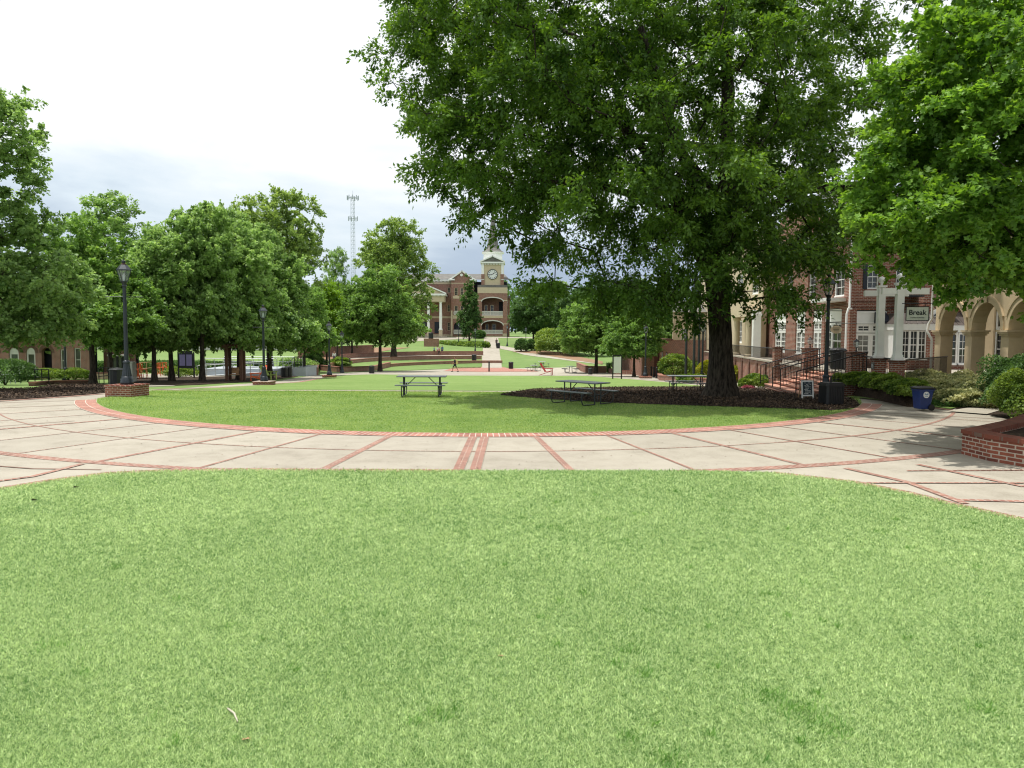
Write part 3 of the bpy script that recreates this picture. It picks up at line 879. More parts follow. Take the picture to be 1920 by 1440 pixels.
limbs = [
    [((-.3, 0, 4.6), .4), ((-1.0, -.4, 5.5), .30), ((-1.7, -.9, 6.7), .26), ((-2.5, -1.3, 8.0), .20), ((-3.8, -1.8, 9.4), .15), ((-5.6, -2.0, 10.8), .11), ((-7.6, -2.0, 12.0), .08)],
    [((-.25, .1, 5.6), .4), ((-1.4, -1.2, 7.6), .22), ((-2.6, -2.2, 9.8), .17), ((-3.8, -3.0, 12.6), .12)],
    [((-1.7, -.9, 6.7), .22), ((-3.4, -1.8, 7.3), .14), ((-5.3, -2.4, 7.6), .11), ((-7.4, -2.6, 7.7), .07)],
    [((-.25, .1, 5.6), .3), ((1.1, -.4, 6.9), .20), ((2.4, -.8, 7.7), .15), ((4.3, -1.0, 7.9), .12), ((5.6, -1.0, 7.8), .08)],
    [((0, .2, 7.2), .3), ((1.2, 1.2, 9.6), .19), ((2.2, 2.0, 12.5), .13)],
    [((0, .2, 7.2), .3), ((-1.2, 2.0, 9.6), .19), ((-2.6, 3.6, 12.0), .13)],
    [((-3.8, -1.8, 9.4), .12), ((-5.0, -2.2, 12.2), .1), ((-6.6, -2.4, 12.9), .08), ((-8.6, -2.4, 13.0), .05)],
]
el_(1350, 560, 26, 3.0, 1.8, .9); el_(1560, 300, 31, 1.9, 2.5, 2.6); el_(1520, 430, 30, 2.0, 2.5, 1.3); el_(912, 398, 28, 1.0, 1.5, .4); el_(1010, 455, 28, .9, 1.4, .5); el_(1030, 530, 28, 1.2, 1.4, .7); el_(1390, 470, 27, 3.0, 2.5, 1.6); el_(1330, 330, 26.5, 3.5, 2.5, 2.6); el_(1290, 560, 28, 2.2, 2.2, .9); el_(1440, 560, 28, 2.0, 2.0, .8); el_(1060, 150, 26, 4.5, 2.5, 4.0)
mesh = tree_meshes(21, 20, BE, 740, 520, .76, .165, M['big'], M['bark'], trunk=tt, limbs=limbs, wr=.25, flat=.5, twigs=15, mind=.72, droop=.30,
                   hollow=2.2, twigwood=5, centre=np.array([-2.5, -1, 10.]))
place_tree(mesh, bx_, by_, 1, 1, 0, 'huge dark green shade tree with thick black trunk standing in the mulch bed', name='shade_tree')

# near right maple
mx_, my_ = 12.9, 17.5
def relm(px, py, Y):
    p = P(px, py, Y); return (p.x - mx_, p.y - my_, p.z)
ME = []
def em_(px, py, Y, rx, ry, rz): c = relm(px, py, Y); ME.append((*c, rx, ry, rz))
em_(1810, 330, 16.5, 2.2, 2.6, 2.0); em_(1850, 180, 17, 2.5, 2.9, 1.9); em_(1990, 375, 17, 3.3, 3.8, 2.0); em_(1960, 100, 18, 2.8, 3.4, 2.8); em_(1725, 350, 16, 1.1, 1.6, 1.2); em_(1890, 440, 15.8, 2.0, 2.2, .9); em_(1735, 150, 17, 1.4, 1.8, 1.3); em_(1745, 430, 15.8, .9, 1, .5)
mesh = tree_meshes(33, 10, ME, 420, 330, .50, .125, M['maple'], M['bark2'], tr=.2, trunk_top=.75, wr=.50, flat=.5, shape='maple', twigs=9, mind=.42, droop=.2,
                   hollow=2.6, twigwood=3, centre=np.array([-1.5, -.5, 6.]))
place_tree(mesh, mx_, my_, 1, 1, 0, 'bright green broad leaved tree at the right edge, overhanging the path', name='maple_tree')

# shared variants, 10 m tall, crown radius about 4.2
def var(seed, ells, n, per, rad, leafL, lm, **k):
    return tree_meshes(seed, 10, ells, n, per, rad, leafL, lm, M['bark2'], **k)
K_ = dict(wr=.46, flat=.38, droop=.12, twigs=10)
VA = var(41, [(0, 0, 4.6, 2.9, 2.9, 2.2), (.4, -.3, 7.2, 2.2, 2.2, 2.4), (-.7, .5, 3.0, 2.8, 2.8, 1.1), (-.9, .2, 6.3, 1.9, 1.9, 1.7)], 320, 200, .48, .17, M['linden'], mind=.42, **K_)
VB = var(42, [(0, 0, 4.4, 2.8, 2.8, 2.0), (-.6, .4, 7.2, 1.9, 1.9, 2.4), (1.0, .3, 6.0, 1.9, 1.9, 1.8), (.6, -.8, 3.0, 2.6, 2.6, 1.1)], 320, 200, .48, .17, M['linden'], mind=.42, **K_)
VM = var(48, [(0, 0, 5.0, 3.7, 3.7, 2.3), (-.5, .4, 7.4, 2.5, 2.5, 2.2), (1.4, .3, 6.2, 2.3, 2.3, 2.0), (-1.5, -1, 3.9, 2.8, 2.8, 1.1), (1.6, -1, 3.7, 2.6, 2.6, 1.0)], 400, 150, .46, .17, M['mapleg'], mind=.45, **K_)
VO = var(43, [(0, 0, 5.6, 3.0, 3.0, 3.0), (.9, 0, 7.9, 1.9, 1.9, 1.8), (-1.1, -.5, 7.3, 1.8, 1.8, 1.7), (0, 0, 3.6, 2.9, 2.9, 1.4)], 420, 160, .38, .12, M['oak'], mind=.32, **K_)
VC = var(44, [(0, 0, 3.4, 1.7, 1.7, 2.8), (0, 0, 6.2, 1.1, 1.1, 2.2), (0, 0, 8.2, .6, .6, 1.6)], 160, 200, .42, .15, M['darkleaf'], wr=.4, mind=.25, twigs=8, trunk_top=.85, tr=.12)
VL = var(45, [(0, 0, 6.0, 3.6, 3.6, 3.3), (0, 0, 8, 2, 2, 1.8)], 200, 200, .7, .2, M['lightleaf'], mind=.45, **K_)
VT = var(46, [(0, 0, 5.5, 2.0, 2.0, 4.0), (.2, 0, 8.4, 1.3, 1.3, 1.4)], 120, 260, .5, .13, M['linden'], wr=.4, mind=.38, trunk_top=.8, tr=.12, flat=.4, droop=.1)
VD = var(47, [(0, 0, 5.8, 4.0, 4.0, 3.6), (-1, 0, 8.2, 2, 2, 1.5)], 240, 200, .7, .2, M['darkleaf'], mind=.45, **K_)
BASER = {id(VA): 3.1, id(VB): 3.0, id(VM): 4.0, id(VO): 3.2, id(VC): 1.9, id(VL): 3.9, id(VT): 2.3, id(VD): 4.2}
# near left tall tree
lx, ly = PX(-60, 33), 33.0
LE = []
for (px, py, Y, a, b, c) in [(-30, 260, 33, 2.3, 2.3, 1.9), (0, 210, 33, 1.6, 1.6, 1.3), (20, 400, 33, 2.0, 2.2, 1.2), (-40, 480, 33, 3.2, 3.2, 1.7), (60, 330, 33, 1.0, 1.0, .5), (-90, 360, 33, 3, 3, 2.5), (60, 520, 34, 3.0, 3.0, 1.6), (20, 590, 34, 3.2, 3.0, .8)]:
    p = P(px, py, Y); LE.append((p.x - lx, p.y - ly, p.z, a, b, c))
mesh = tree_meshes(51, 13, LE, 380, 180, .48, .15, M['linden'], M['bark2'], tr=.24, trunk_top=.9, wr=.45, mind=.42, twigs=9, hollow=2.4, twigwood=3, flat=.4)
place_tree(mesh, lx, ly, 1, 1, 0, 'tall loose crowned tree cut by the left edge of the photo', name='linden_tree')

def pt(ms, px, Y, vtop, rpx, label, base_r=None, rz=None, name='tree'):
    base_r = BASER[id(ms)]
    x_ = PX(px, Y); zb = terr(Y); H = ZV(vtop, px, Y) - zb; r = rpx * Y / F
    return place_tree(ms, x_, Y, r / base_r, H / 10.0, rnd.uniform(0, 6.28) if rz is None else rz, label, name=name)
pt(VM, 172, 46, 395, 128, 'dark tree on the mulch bed just left of the nearest left lamp post', name='linden_tree')
pt(VT, 205, 60, 355, 85, 'slim light tree rising behind the nearest left lamp post', base_r=2.3, name='linden_tree')
pt(VB, 287, 50, 425, 80, 'leftmost of the row of dark trunked trees right of the nearest left lamp post', name='linden_tree')
pt(VA, 320, 53, 385, 82, 'second dark trunked tree of the row by the orange chairs', name='linden_tree')
pt(VB, 378, 53, 372, 82, 'third tree of the row, standing left of the timber swing frame', name='linden_tree')
pt(VA, 447, 57, 385, 85, 'tree standing just behind the timber swing frame', name='linden_tree')
pt(VB, 505, 62, 410, 80, 'tree behind the second left lamp post beside the stage ramp', name='linden_tree')
pt(VM, 570, 72, 530, 62, 'low tree over the brick planter beside the third left lamp post', name='linden_tree')
pt(VO, 505, 84, 340, 112, 'tallest broad green tree behind the stage on the left', name='oak_tree')
pt(VO, 425, 95, 375, 90, 'broad olive green tree far behind the left row of trees', name='oak_tree')
pt(VL, 612, 100, 522, 48, 'yellow green small tree left of the round tree on the green', name='lime_tree')
pt(VT, 632, 125, 462, 30, 'thin sparse tree beside the radio mast', base_r=2.3)
pt(VM, 712, 92, 488, 82, 'round maple standing alone at the back of the green left of the paved plaza', name='maple_tree')
pt(VO, 738, 132, 402, 84, 'tall dark oak rising behind the round maple in front of the town hall', name='oak_tree')
pt(VD, 660, 135, 535, 50, 'dark tree filling in left of the round maple')
pt(VC, 880, 178, 510, 24, 'dark columnar evergreen in front of the town hall gable', base_r=3.8, name='cypress_tree')
pt(VD, 1000, 172, 548, 46, 'dark round tree right of the town hall clock tower')
pt(VO, 1035, 205, 522, 38, 'pale tree showing above the round tree right of the town hall')
pt(VD, 1085, 165, 535, 48, 'dark tree above the clipped shrubs on the right slope')
pt(VM, 1118, 88, 545, 80, 'low spreading tree at the edge of the brick plaza behind the slanted picnic table', name='maple_tree')
pt(VM, 1195, 118, 520, 72, 'tree behind the brick building half hidden by the shade tree')
pt(VB, 1255, 102, 545, 55, 'small tree beside the flag poles')
pt(VM, 1190, 74, 560, 62, 'small tree directly before the left end of the brick wing')
pt(VM, 60, 66, 470, 120, 'tree over the low brick building at the far left')
for k, (px, Y, vt, r_) in enumerate([(640, 235, 540, 70), (560, 240, 530, 70), (1120, 250, 540, 70), (1210, 240, 530, 70), (1000, 300, 590, 60)]):
    pt(VD, px, Y, vt, r_, ['far tree behind the radio mast', 'far tree behind the tallest left oak', 'far tree on the skyline right of the town hall', 'far tree on the skyline behind the big trunk', 'distant low tree beyond the town hall lawn'][k])
# far wood on the horizon: reads as one mass
def treeline():
    R = np.random.default_rng(8); n = 42000
    X = R.uniform(-420, 420, n); Y = R.uniform(300, 340, n); h = 9 + 5 * snoise(X, Y * .2, 3, .08) + 2 * snoise(X, Y, 4, .4)
    Z = 1.2 + R.random(n) ** .7 * np.maximum(h, 3)
    pos = np.stack([X, Y, Z], 1); me = leaf_mesh('woodland', pos, unit(R.normal(size=(n, 3))), unit(R.normal(size=(n, 3)) + np.array([0, -.3, .8])), R.uniform(1, 2.2, n), R.uniform(.5, .9, n), R.random(n), M['darkleaf'])
    tag(link('woodland', me), 'distant belt of woodland closing the horizon', 'woodland', kind='stuff')
treeline()

# ------------------------------------------------------------------ shrubs and hedges
def shrub_mesh(seed, rx, ry, rz, n, lm, leafL=.06, wr=.45, rough=.12, box=False, shell=.35):
    R = np.random.default_rng(seed)
    if box:
        v = R.uniform(-1, 1, (n, 3)); k = R.integers(0, 3, n); top = R.random(n)
        s = np.where(R.random(n) < .5, -1, 1)
        v[np.arange(n), np.where(k == 2, 2, k)] = s
        v[:, 2] = np.where(k == 2, 1, v[:, 2])
        nr = np.zeros((n, 3)); nr[np.arange(n), k] = np.where(k == 2, 1, s)
        v *= (1 - .12 * R.random(n)[:, None])
        pos = v * np.array([rx, ry, rz]); pos[:, 2] += rz
        wv = snoise(pos[:, 0], pos[:, 1] + pos[:, 2], seed, 2.5)
        pos += nr * (wv * rough * min(rx, rz))[:, None]
    else:
        u = unit(R.normal(size=(n, 3))); u[:, 2] = np.where(u[:, 2] < -.55, -u[:, 2], u[:, 2])
        r = 1 - shell * R.random(n) ** 2
        wv = snoise(u[:, 0] * 2, u[:, 1] * 2 + u[:, 2] * 1.7, seed, 2.2)
        r = r * (1 + rough * wv)
        pos = u * r[:, None] * np.array([rx, ry, rz]); pos[:, 2] += rz * .8; nr = u
        pos[:, 2] = np.maximum(pos[:, 2], .02)
    d = unit(nr + R.normal(size=(n, 3)) * .8); nn = unit(nr + R.normal(size=(n, 3)) * .6 + np.array([0, 0, .5]))
    L = leafL * R.uniform(.6, 1.4, n)
    rv = np.clip(R.random(n) * .6 + .2 + .25 * wv, 0, 1)
    return leaf_mesh('foliage', pos, d, nn, L, L * wr, rv, lm)
def shrub(name, px, py, rx, ry, rz, n, lm, label, seed, leafL=.06, group=None, cat='shrub', box=False, rough=.12, rzz=0, pos=None, zoff=0):
    g = G(px, py) if pos is None else Vector(pos)
    t = empty(name, (g.x, g.y, g.z + zoff), rzz, label, cat, group)
    link('foliage', shrub_mesh(seed, rx, ry, rz, n, lm, leafL, box=box, rough=rough), t)
    mb = MB()
    rr = random.Random(seed)
    for k in range(7):
        a = rr.uniform(0, 6.28); mb.tube([(0, 0, -.05), (math.cos(a) * rx * .35, math.sin(a) * ry * .35, rz * .8), (math.cos(a) * rx * .6, math.sin(a) * ry * .6, rz * 1.35)], [.025, .018, .008], 5)
    mb.build('stem', M['bark2'], t)
    return t
# clipped balls on the far slope
for k, px in enumerate((978, 996, 1011)):
    shrub('round_shrub', px, 659 - k, 1.35 - .1 * k, 1.35 - .1 * k, 1.35 - .12 * k, 2600, M['darkleaf'], ['clipped ball shrub next to the far slope lamp', 'middle clipped ball shrub on the far slope', 'rightmost clipped ball shrub on the far slope'][k], 60 + k, .22, 'clipped ball shrubs on the far slope', rough=.03)
shrub('large_shrub', 1052, 664, 4.6, 4.0, 2.6, 9000, M['hedge'], 'large olive green shrub mass on the pine straw slope', 64, .3)
shrub('large_shrub', 1100, 668, 4.5, 4.0, 2.8, 9000, M['linden'], 'large pale shrub right of the olive one on the slope', 65, .3)
shrub('round_shrub', 1264, 709, 1.45, 1.4, 1.15, 6000, M['hedge'], 'large rounded shrub beside the four bollards', 66, .14, 'rounded shrubs by the bollards')
shrub('round_shrub', 1252, 703, 1.3, 1.3, 1.1, 5000, M['hedge'], 'smaller rounded shrub behind the one beside the bollards', 67, .14, 'rounded shrubs by the bollards')
shrub('round_shrub', 1300, 706, .9, .9, .8, 3000, M['hedge'], 'rounded shrub behind the flag poles', 68, .14)
shrub('hedge', 1185, 699, 3.0, .8, .55, 5000, M['darkleaf'], 'low dark hedge in the brick planter left of the bollards', 69, .14, cat='hedge', box=True, rough=.25)
shrub('golden_shrub', 1330, 716, 1.0, .8, .85, 4000, M['gold'], 'golden yellow shrub just left of the big trunk', 70, .12)
shrub('golden_shrub', 1378, 718, .8, .7, .7, 3000, M['gold'], 'golden yellow shrub just right of the big trunk', 71, .12)
shrub('low_shrub', 1300, 719, 1.2, .5, .35, 3000, M['hedge'], 'low green shrubs behind the third picnic table', 72, .09)
for k, (px, py, rx, rz, mm) in enumerate([(1415, 727, .7, .45, 'hedge'), (1440, 726, .6, .4, 'darkleaf'), (1540, 724, .8, .55, 'darkleaf'), (1398, 728, .4, .3, 'hedge')]):
    shrub('flower_bed_shrub', px, py, rx, rx, rz, 3500, M[mm], ['leafy shrub at the left foot of the brick steps', 'dark shrub against the handrail of the brick steps', 'dark shrub between the chalkboard sign and the lamp post', 'small shrub between the big trunk and the steps'][k], 73 + k, .08)
for k, (px, py) in enumerate([(1402, 731), (1482, 733), (1538, 741)]):
    shrub('flower_patch', px, py, .32, .25, .13, 500, M['flower'], ['pink flowers left of the brick steps', 'red flowers beside the chalkboard sign', 'pink flowers at the foot of the right lamp post'][k], 80 + k, .06, cat='flowers')
# variegated hedge row in front of the terrace
hp = [(1588, 31.6, .5, .24, 'hedge', .36), (1612, 30.6, .55, .27, 'hedge', .40), (1642, 29.0, .55, .28, 'hedge', .42), (1672, 27.6, .55, .28, 'hedge', .44), (1702, 26.5, .7, .30, 'hedge', .34), (1745, 29.6, 1.4, .50, 'varieg', .05), (1790, 28.9, 1.4, .50, 'varieg', .05), (1830, 27.4, 1.35, .48, 'varieg', .05), (1868, 26.2, 1.3, .5, 'varieg', 0), (1770, 27.5, .9, .32, 'varieg', 0), (1820, 25.9, .9, .32, 'varieg', 0), (1722, 28.3, .9, .40, 'varieg', .1)]
hl = ['leftmost green shrub of the terrace hedge', 'second green shrub of the terrace hedge', 'green shrub below the left white column', 'green shrub below the right white column', 'yellow green shrub of the hedge below the hanging sign', 'pale variegated shrub behind the blue bin', 'variegated shrub under the first arch', 'wide variegated shrub under the second arch', 'last variegated shrub beside the dark evergreen', 'low variegated shrub right of the blue bin', 'low variegated shrub at the front of the hedge', 'low green shrub left of the blue bin']
for k, (px, Y, rx, rz, mm, zb) in enumerate(hp):
    shrub('hedge_shrub', 0, 0, rx, rx * .85, rz, 9000, M[mm], hl[k], 84 + k, .075, 'shrubs of the terrace hedge', rough=.16, pos=(PX(px, Y), Y, zb))
shrub('ground_cover', 1800, 763, 1.3, .45, .12, 3500, M['darkleaf'], 'flat dark juniper mat at the path edge', 93, .07)
shrub('evergreen_shrub', 1905, 768, 1.05, 1.0, .95, 16000, M['darkleaf'], 'dark upright evergreen behind the round planter', 94, .06, rough=.25)
shrub('evergreen_shrub', 1925, 785, .85, .8, .72, 13000, M['hedge'], 'brighter green evergreen just behind the curved brick planter', 95, .06, rough=.25)
for k, (px, py) in enumerate([(262, 699), (345, 698), (415, 700)]):
    shrub('hedge', px, py, 4.2, .8, .55, 5000, M['darkleaf'], ['dark clipped hedge behind the orange chairs', 'dark clipped hedge behind the purple notice board', 'dark clipped hedge behind the timber swing frame'][k], 110 + k, .16, cat='hedge', box=True, rough=.2)
# left shrubs in front of the low brick building
for k, (px, py, rx, rz) in enumerate([(10, 722, 1.4, .8), (35, 716, 1.2, .7), (93, 712, 1.3, .45), (140, 712, 1.3, .45), (340, 707, 1.5, .5)]):
    shrub('hedge_shrub', px, py, rx, rx * .8, rz, 5000, M['darkleaf' if k < 2 else 'hedge'], ['dark shrub at the far left edge behind the mulch', 'dark shrub left of the low railings', 'trimmed shrub below the arched doors', 'trimmed shrub beside the dark lamp base', 'small shrub between the two left tree trunks'][k], 96 + k, .09, rough=.15)
shrub('planter_shrub', 560, 696, 2.2, 1.6, .8, 7000, M['linden'], 'leafy shrub in the planter beside the stage', 103, .14, rough=.3)
shrub('planter_shrub', 640, 686, 1.6, 1.3, .6, 5000, M['hedge'], 'grassy shrub in the brick planter behind the third lamp', 104, .16, rough=.3)
shrub('planter_shrub', 590, 694, 1.3, 1.2, 1.2, 5000, M['darkleaf'], 'dark upright shrub left of the third lamp', 105, .16, rough=.3)
shrub('foundation_shrub', 898, 634, 1.5, 1.5, 1.0, 3000, M['darkleaf'], 'dark shrub at the foot of the clock tower left side', 106, .3)
strips('hedge_row', [], .1, M['hedge']) if False else None
shrub('slope_hedge', 868, 649, 9, .7, .4, 5000, M['hedge'], 'diagonal low hedge across the town hall lawn', 107, .25, cat='hedge', box=True, rough=.3, rzz=-.9)

# ================================================================== STREET FURNITURE
def make_lamp():
    t = empty('street_lamp', (0, 0, 0), 0, 'x', 'lamp post')
    mb = MB(); mb.smooth = True
    mb.lathe([(.235, 0), (.235, .10), (.215, .13), (.225, .20), (.19, .24), (.185, .30)], 20)
    b = mb.build('base', M['lamp'], t)
    mb = MB(); mb.lathe([(.175, .30), (.16, .42), (.125, .62), (.105, .78)], 32, flute=.07); mb.lathe([(.125, .78), (.13, .82), (.11, .87), (.085, .89)], 20); mb.build('flared_plinth', M['lamp'], t)
    mb = MB(); mb.lathe([(.078, .89), (.062, 3.45), (.062, 3.6)], 24, flute=.06); mb.lathe([(.07, 3.6), (.09, 3.63), (.07, 3.68), (.085, 3.74), (.12, 3.80)], 16); mb.build('pole', M['lamp'], t)
    mb = MB(); mb.tube([(-.62, 0, 3.24), (.62, 0, 3.24)], .014, 6); mb.build('cross_arm', M['lamp'], t)
    mb = MB()
    for k in range(6):
        a = 2 * PI * k / 6; c, s = math.cos(a), math.sin(a)
        mb.bar((c * .12, s * .12, 3.80), (c * .235, s * .235, 4.22), .02)
        a2 = 2 * PI * (k + 1) / 6; c2, s2 = math.cos(a2), math.sin(a2)
        mb.bar((c * .235, s * .235, 4.22), (c2 * .235, s2 * .235, 4.22), .022)
        mb.bar((c * .12, s * .12, 3.81), (c2 * .12, s2 * .12, 3.81), .02)
    lant = mb.build('lantern_frame', M['lamp'], t)
    mb = MB()
    ring = lambda r, z: [(r * math.cos(2 * PI * k / 6), r * math.sin(2 * PI * k / 6), z) for k in range(6)]
    mb.add(ring(.115, 3.82) + ring(.228, 4.21), [(k, (k + 1) % 6, 6 + (k + 1) % 6, 6 + k) for k in range(6)]); mb.build('glass', M['lglass'], lant)
    mb = MB(); mb.lathe([(.03, 3.82), (.045, 3.9), (.05, 4.02), (.02, 4.1)], 10); mb.build('bulb', M['paper'], lant)
    mb = MB(); mb.lathe([(.265, 4.22), (.25, 4.25), (.13, 4.40), (.075, 4.43)], 6); mb.lathe([(.06, 4.43), (.06, 4.50), (.085, 4.52), (.075, 4.56), (.02, 4.58), (.012, 4.62)], 10); mb.build('cap', M['lamp'], t)
    mb = MB(); mb.lathe([(.09, 4.43), (.095, 4.445), (.065, 4.455)], 12); mb.build('collar', M['copper'], t)
    return t
lamp0 = make_lamp(); lused = [False]
def lamp(x_, y_, z_, label, rz=0):
    o = lamp0 if not lused[0] else copy_tree(lamp0)
    lused[0] = True
    o.location = (x_, y_, z_); o.rotation_euler.z = rz; o['label'] = label; o['group'] = 'lamp posts around the green'
    return o
def pedestal(x_, y_, z_, w, h, rz, label, d=None):
    d = d or w
    t = empty('lamp_pedestal', (x_, y_, z_), rz, label, 'brick pedestal', 'brick pedestals under the lamp posts')
    mb = MB(); mb.box(-w / 2, w / 2, -d / 2, d / 2, -.3, h - .07); mb.build('base', M['brickbed'], t)
    mb = MB(); mb.box(-w / 2 - .03, w / 2 + .03, -d / 2 - .03, d / 2 + .03, h - .07, h); bevel(mb.build('cap', M['paver2'] if False else M['brickbed'], t), .01)
    return h
for (px, Y, vb, w_, h_, rz, l1, l2) in [
    (236, 28.6, 748, 1.05, .45, -.18, 'nearest lamp post at left, on the big brick pedestal', 'large brick pedestal at the left tip of the oval lawn'),
    (494, 46.4, 724, 1.0, .24, -.1, 'second lamp post on the left, beside the orange lounge chair', 'low brick pedestal beside the orange lounge chair'),
    (617, 66.0, 711, 1.0, .22, 0, 'third lamp post on the left, in front of the brick planter', 'low brick pedestal in front of the left brick planter'),
    (1211, 68.4, 714, 1.0, .2, 0, 'lamp post beside the four black bollards', 'low brick pedestal beside the bollards')]:
    x_ = PX(px, Y); z_ = terr(Y); pedestal(x_, Y, z_, w_, h_, rz, l2); lamp(x_, Y, z_ + h_, l1, .3)
lamp(PX(1551, 28.4), 28.4, .05, 'tall black lamp post behind the black bin at right', .2)
lamp(PX(1318, 58), 58, terr(58), 'lamp post just left of the big tree trunk by the flag poles')
lamp(PX(891, 148), 148, terr(148), 'far lamp post in front of the columnar evergreen')
lamp(PX(986, 152), 152, terr(152), 'far lamp post among the clipped ball shrubs')
lamp(PX(951, 168), 168, terr(168), 'far lamp post at the right corner of the town hall')
lamp(PX(860, 175), 175, terr(175), 'farthest lamp post before the town hall gable')
lamp(PX(121, 55), 55, terr(55), 'shaded lamp post before the arched doors of the low brick building')
lamp(PX(641, 84), 84, terr(84), 'lamp post half hidden by foliage behind the brick planter')

def make_bin(r=.3, h=.86):
    t = empty('litter_bin', (0, 0, 0), 0, 'x', 'litter bin')
    mb = MB(); mb.lathe([(r * .9, .03), (r, .08), (r, h * .9)], 24, flute=.05); mb.build('body', M['bin'], t)
    mb = MB(); mb.lathe([(r * 1.06, h * .9), (r * 1.08, h * .94), (r * .95, h), (r * .5, h * 1.04), (r * .45, h * 1.03)], 24); mb.build('lid', M['bin'], t)
    return t
bin0 = make_bin(); bused = [False]
def litter(x_, y_, z_, label, s=1.0):
    o = bin0 if not bused[0] else copy_tree(bin0)
    bused[0] = True; o.location = (x_, y_, z_); o.scale = (s, s, s); o['label'] = label; o['group'] = 'black litter bins'
    return o
# large black container by the right lamp
def slatbin():
    x_, y_ = PX(1562, 26.2), 26.2
    t = empty('litter_bin', (x_, y_, .02), .1, 'large square black bin with a flat lid next to the right lamp post', 'litter bin')
    mb = MB()
    poly = lambda r, c: [(r - c, -r), (r, -r + c), (r, r - c), (r - c, r), (-r + c, r), (-r, r - c), (-r, -r + c), (-r + c, -r)]
    mb.prismz(poly(.31, .06), .05, .66)
    for k in range(9):
        q = -.24 + .06 * k
        mb.bar((q, -.318, .08), (q, -.318, .64), .03, .014); mb.bar((q, .318, .08), (q, .318, .64), .03, .014); mb.bar((-.318, q, .08), (-.318, q, .64), .014, .03); mb.bar((.318, q, .08), (.318, q, .64), .014, .03)
    mb.build('body', M['bin'], t)
    mb = MB(); mb.prismz(poly(.345, .08), .66, .74); mb.prismz(poly(.30, .08), .742, .775); mb.build('lid', M['bin'], t)
    mb = MB(); mb.bar((-.03, 0, .77), (-.03, 0, .98), .04); mb.bar((-.09, 0, .98), (.03, 0, .98), .05, .03); mb.build('handle', M['bin'], t)
slatbin()
def bluebin():
    x_, y_ = PX(1734, 24.6), 24.6
    t = empty('wheeled_bin', (x_, y_, .02), -1.48, 'blue wheeled bin with black lid and white round badge beside the path', 'wheeled bin')
    mb = MB()
    t.scale = (.9, .92, .98)
    b0 = [(-.19, -.2), (.19, -.2), (.19, .18), (-.19, .18)]; b1 = [(-.245, -.26), (.245, -.26), (.245, .26), (-.245, .26)]
    v = [(x, y, .05) for x, y in b0] + [(x, y, .70) for x, y in b1]
    mb.add(v, [(3, 2, 1, 0), (4, 5, 6, 7), (0, 1, 5, 4), (1, 2, 6, 5), (2, 3, 7, 6), (3, 0, 4, 7)]); mb.box(-.262, .262, -.277, .277, .64, .70)
    bevel(mb.build('body', M['blue'], t), .02)
    mb = MB(); mb.box(-.285, .285, -.31, .29, .702, .745)
    v = [(-.27, -.29, .745), (.27, -.29, .745), (.27, .27, .745), (-.27, .27, .745), (-.2, -.2, .785), (.2, -.2, .785), (.2, .2, .785), (-.2, .2, .785)]
    mb.add(v, [(0, 1, 5, 4), (1, 2, 6, 5), (2, 3, 7, 6), (3, 0, 4, 7), (4, 5, 6, 7)]); mb.tube([(-.24, .33, .70), (.24, .33, .70)], .018, 8); bevel(mb.build('lid', M['bin'], t), .012)
    for s_ in (-1, 1):
        mb = MB(); mb.tube([(s_ * .19, .2, .105), (s_ * .25, .2, .105)], .105, 20); mb.build('wheel', M['bin'], t)
    mb = MB(); mb.tube([(.262, -.02, .52), (.235, -.02, .52)], .105, 24)
    bd = mb.build('badge', M['paper'], t)
    mb = MB()
    for (cx, cz, w_, h_) in [(-.065, .55, .05, .03), (.025, .55, .05, .03), (-.02, .525, .07, .02), (-.02, .47, .10, .012)]: mb.box(.2625, .267, cx - w_ / 2, cx + w_ / 2, cz - h_ / 2, cz + h_ / 2)
    mb.build('badge_mark', M['cloth_blue'], bd)
bluebin()

def make_picnic():
    t = empty('picnic_table', (0, 0, 0), 0, 'x', 'picnic table')
    mb = MB(); mb.box(-.93, .93, -.37, .37, .715, .755); bevel(mb.build('tabletop', M['tabletop'], t), .012)
    for s_ in (-1, 1):
        mb = MB(); mb.box(-.93, .93, s_ * .72 - .13, s_ * .72 + .13, .42, .455); bevel(mb.build('bench', M['tabletop'], t), .012)
    for s_ in (-1, 1):
        for q in (-1, 1):
            mb = MB(); mb.tube([(s_ * .68, q * .16, 0), (s_ * .68, q * .16, .715)], .024, 8); mb.build('leg', M['steel'], t)
        for q in (-1, 1):
            mb = MB(); mb.tube([(s_ * .68, q * .82, .42), (s_ * .68, q * .84, .18), (s_ * .68, q * .78, .05), (s_ * .68, q * .68, .02), (s_ * .68, q * .18, .02)], .02, 8)
            mb.tube([(s_ * .68, q * .62, .42), (s_ * .68, q * .18, .26)], .016, 6); mb.build('bench_leg', M['steel'], t)
        mb = MB(); mb.tube([(s_ * .66, 0, .12), (s_ * .66, 0, .3), (s_ * .25, 0, .70)], .016, 6); mb.tube([(s_ * .68, -.16, .34), (s_ * .68, .16, .34)], .016, 6); mb.build('brace', M['steel'], t)
    return t
pic0 = make_picnic(); pu = [False]
def picnic(x_, y_, z_, rz, label):
    o = pic0 if not pu[0] else copy_tree(pic0)
    pu[0] = True; o.location = (x_, y_, z_); o.rotation_euler.z = rz; o['label'] = label; o['group'] = 'long grey picnic tables on the lawn'
picnic(PX(791, 29.2), 29.2, .02, .02, 'grey picnic table seen side on, left of centre on the oval lawn')
picnic(2.42, 26.35, .02, -.80, 'grey picnic table turned diagonally at the front of the mulch bed')
picnic(PX(1290, 36.8), 36.8, terr(36.8) + .03, .0, 'dark picnic table behind the mulch bed, left of the big trunk')
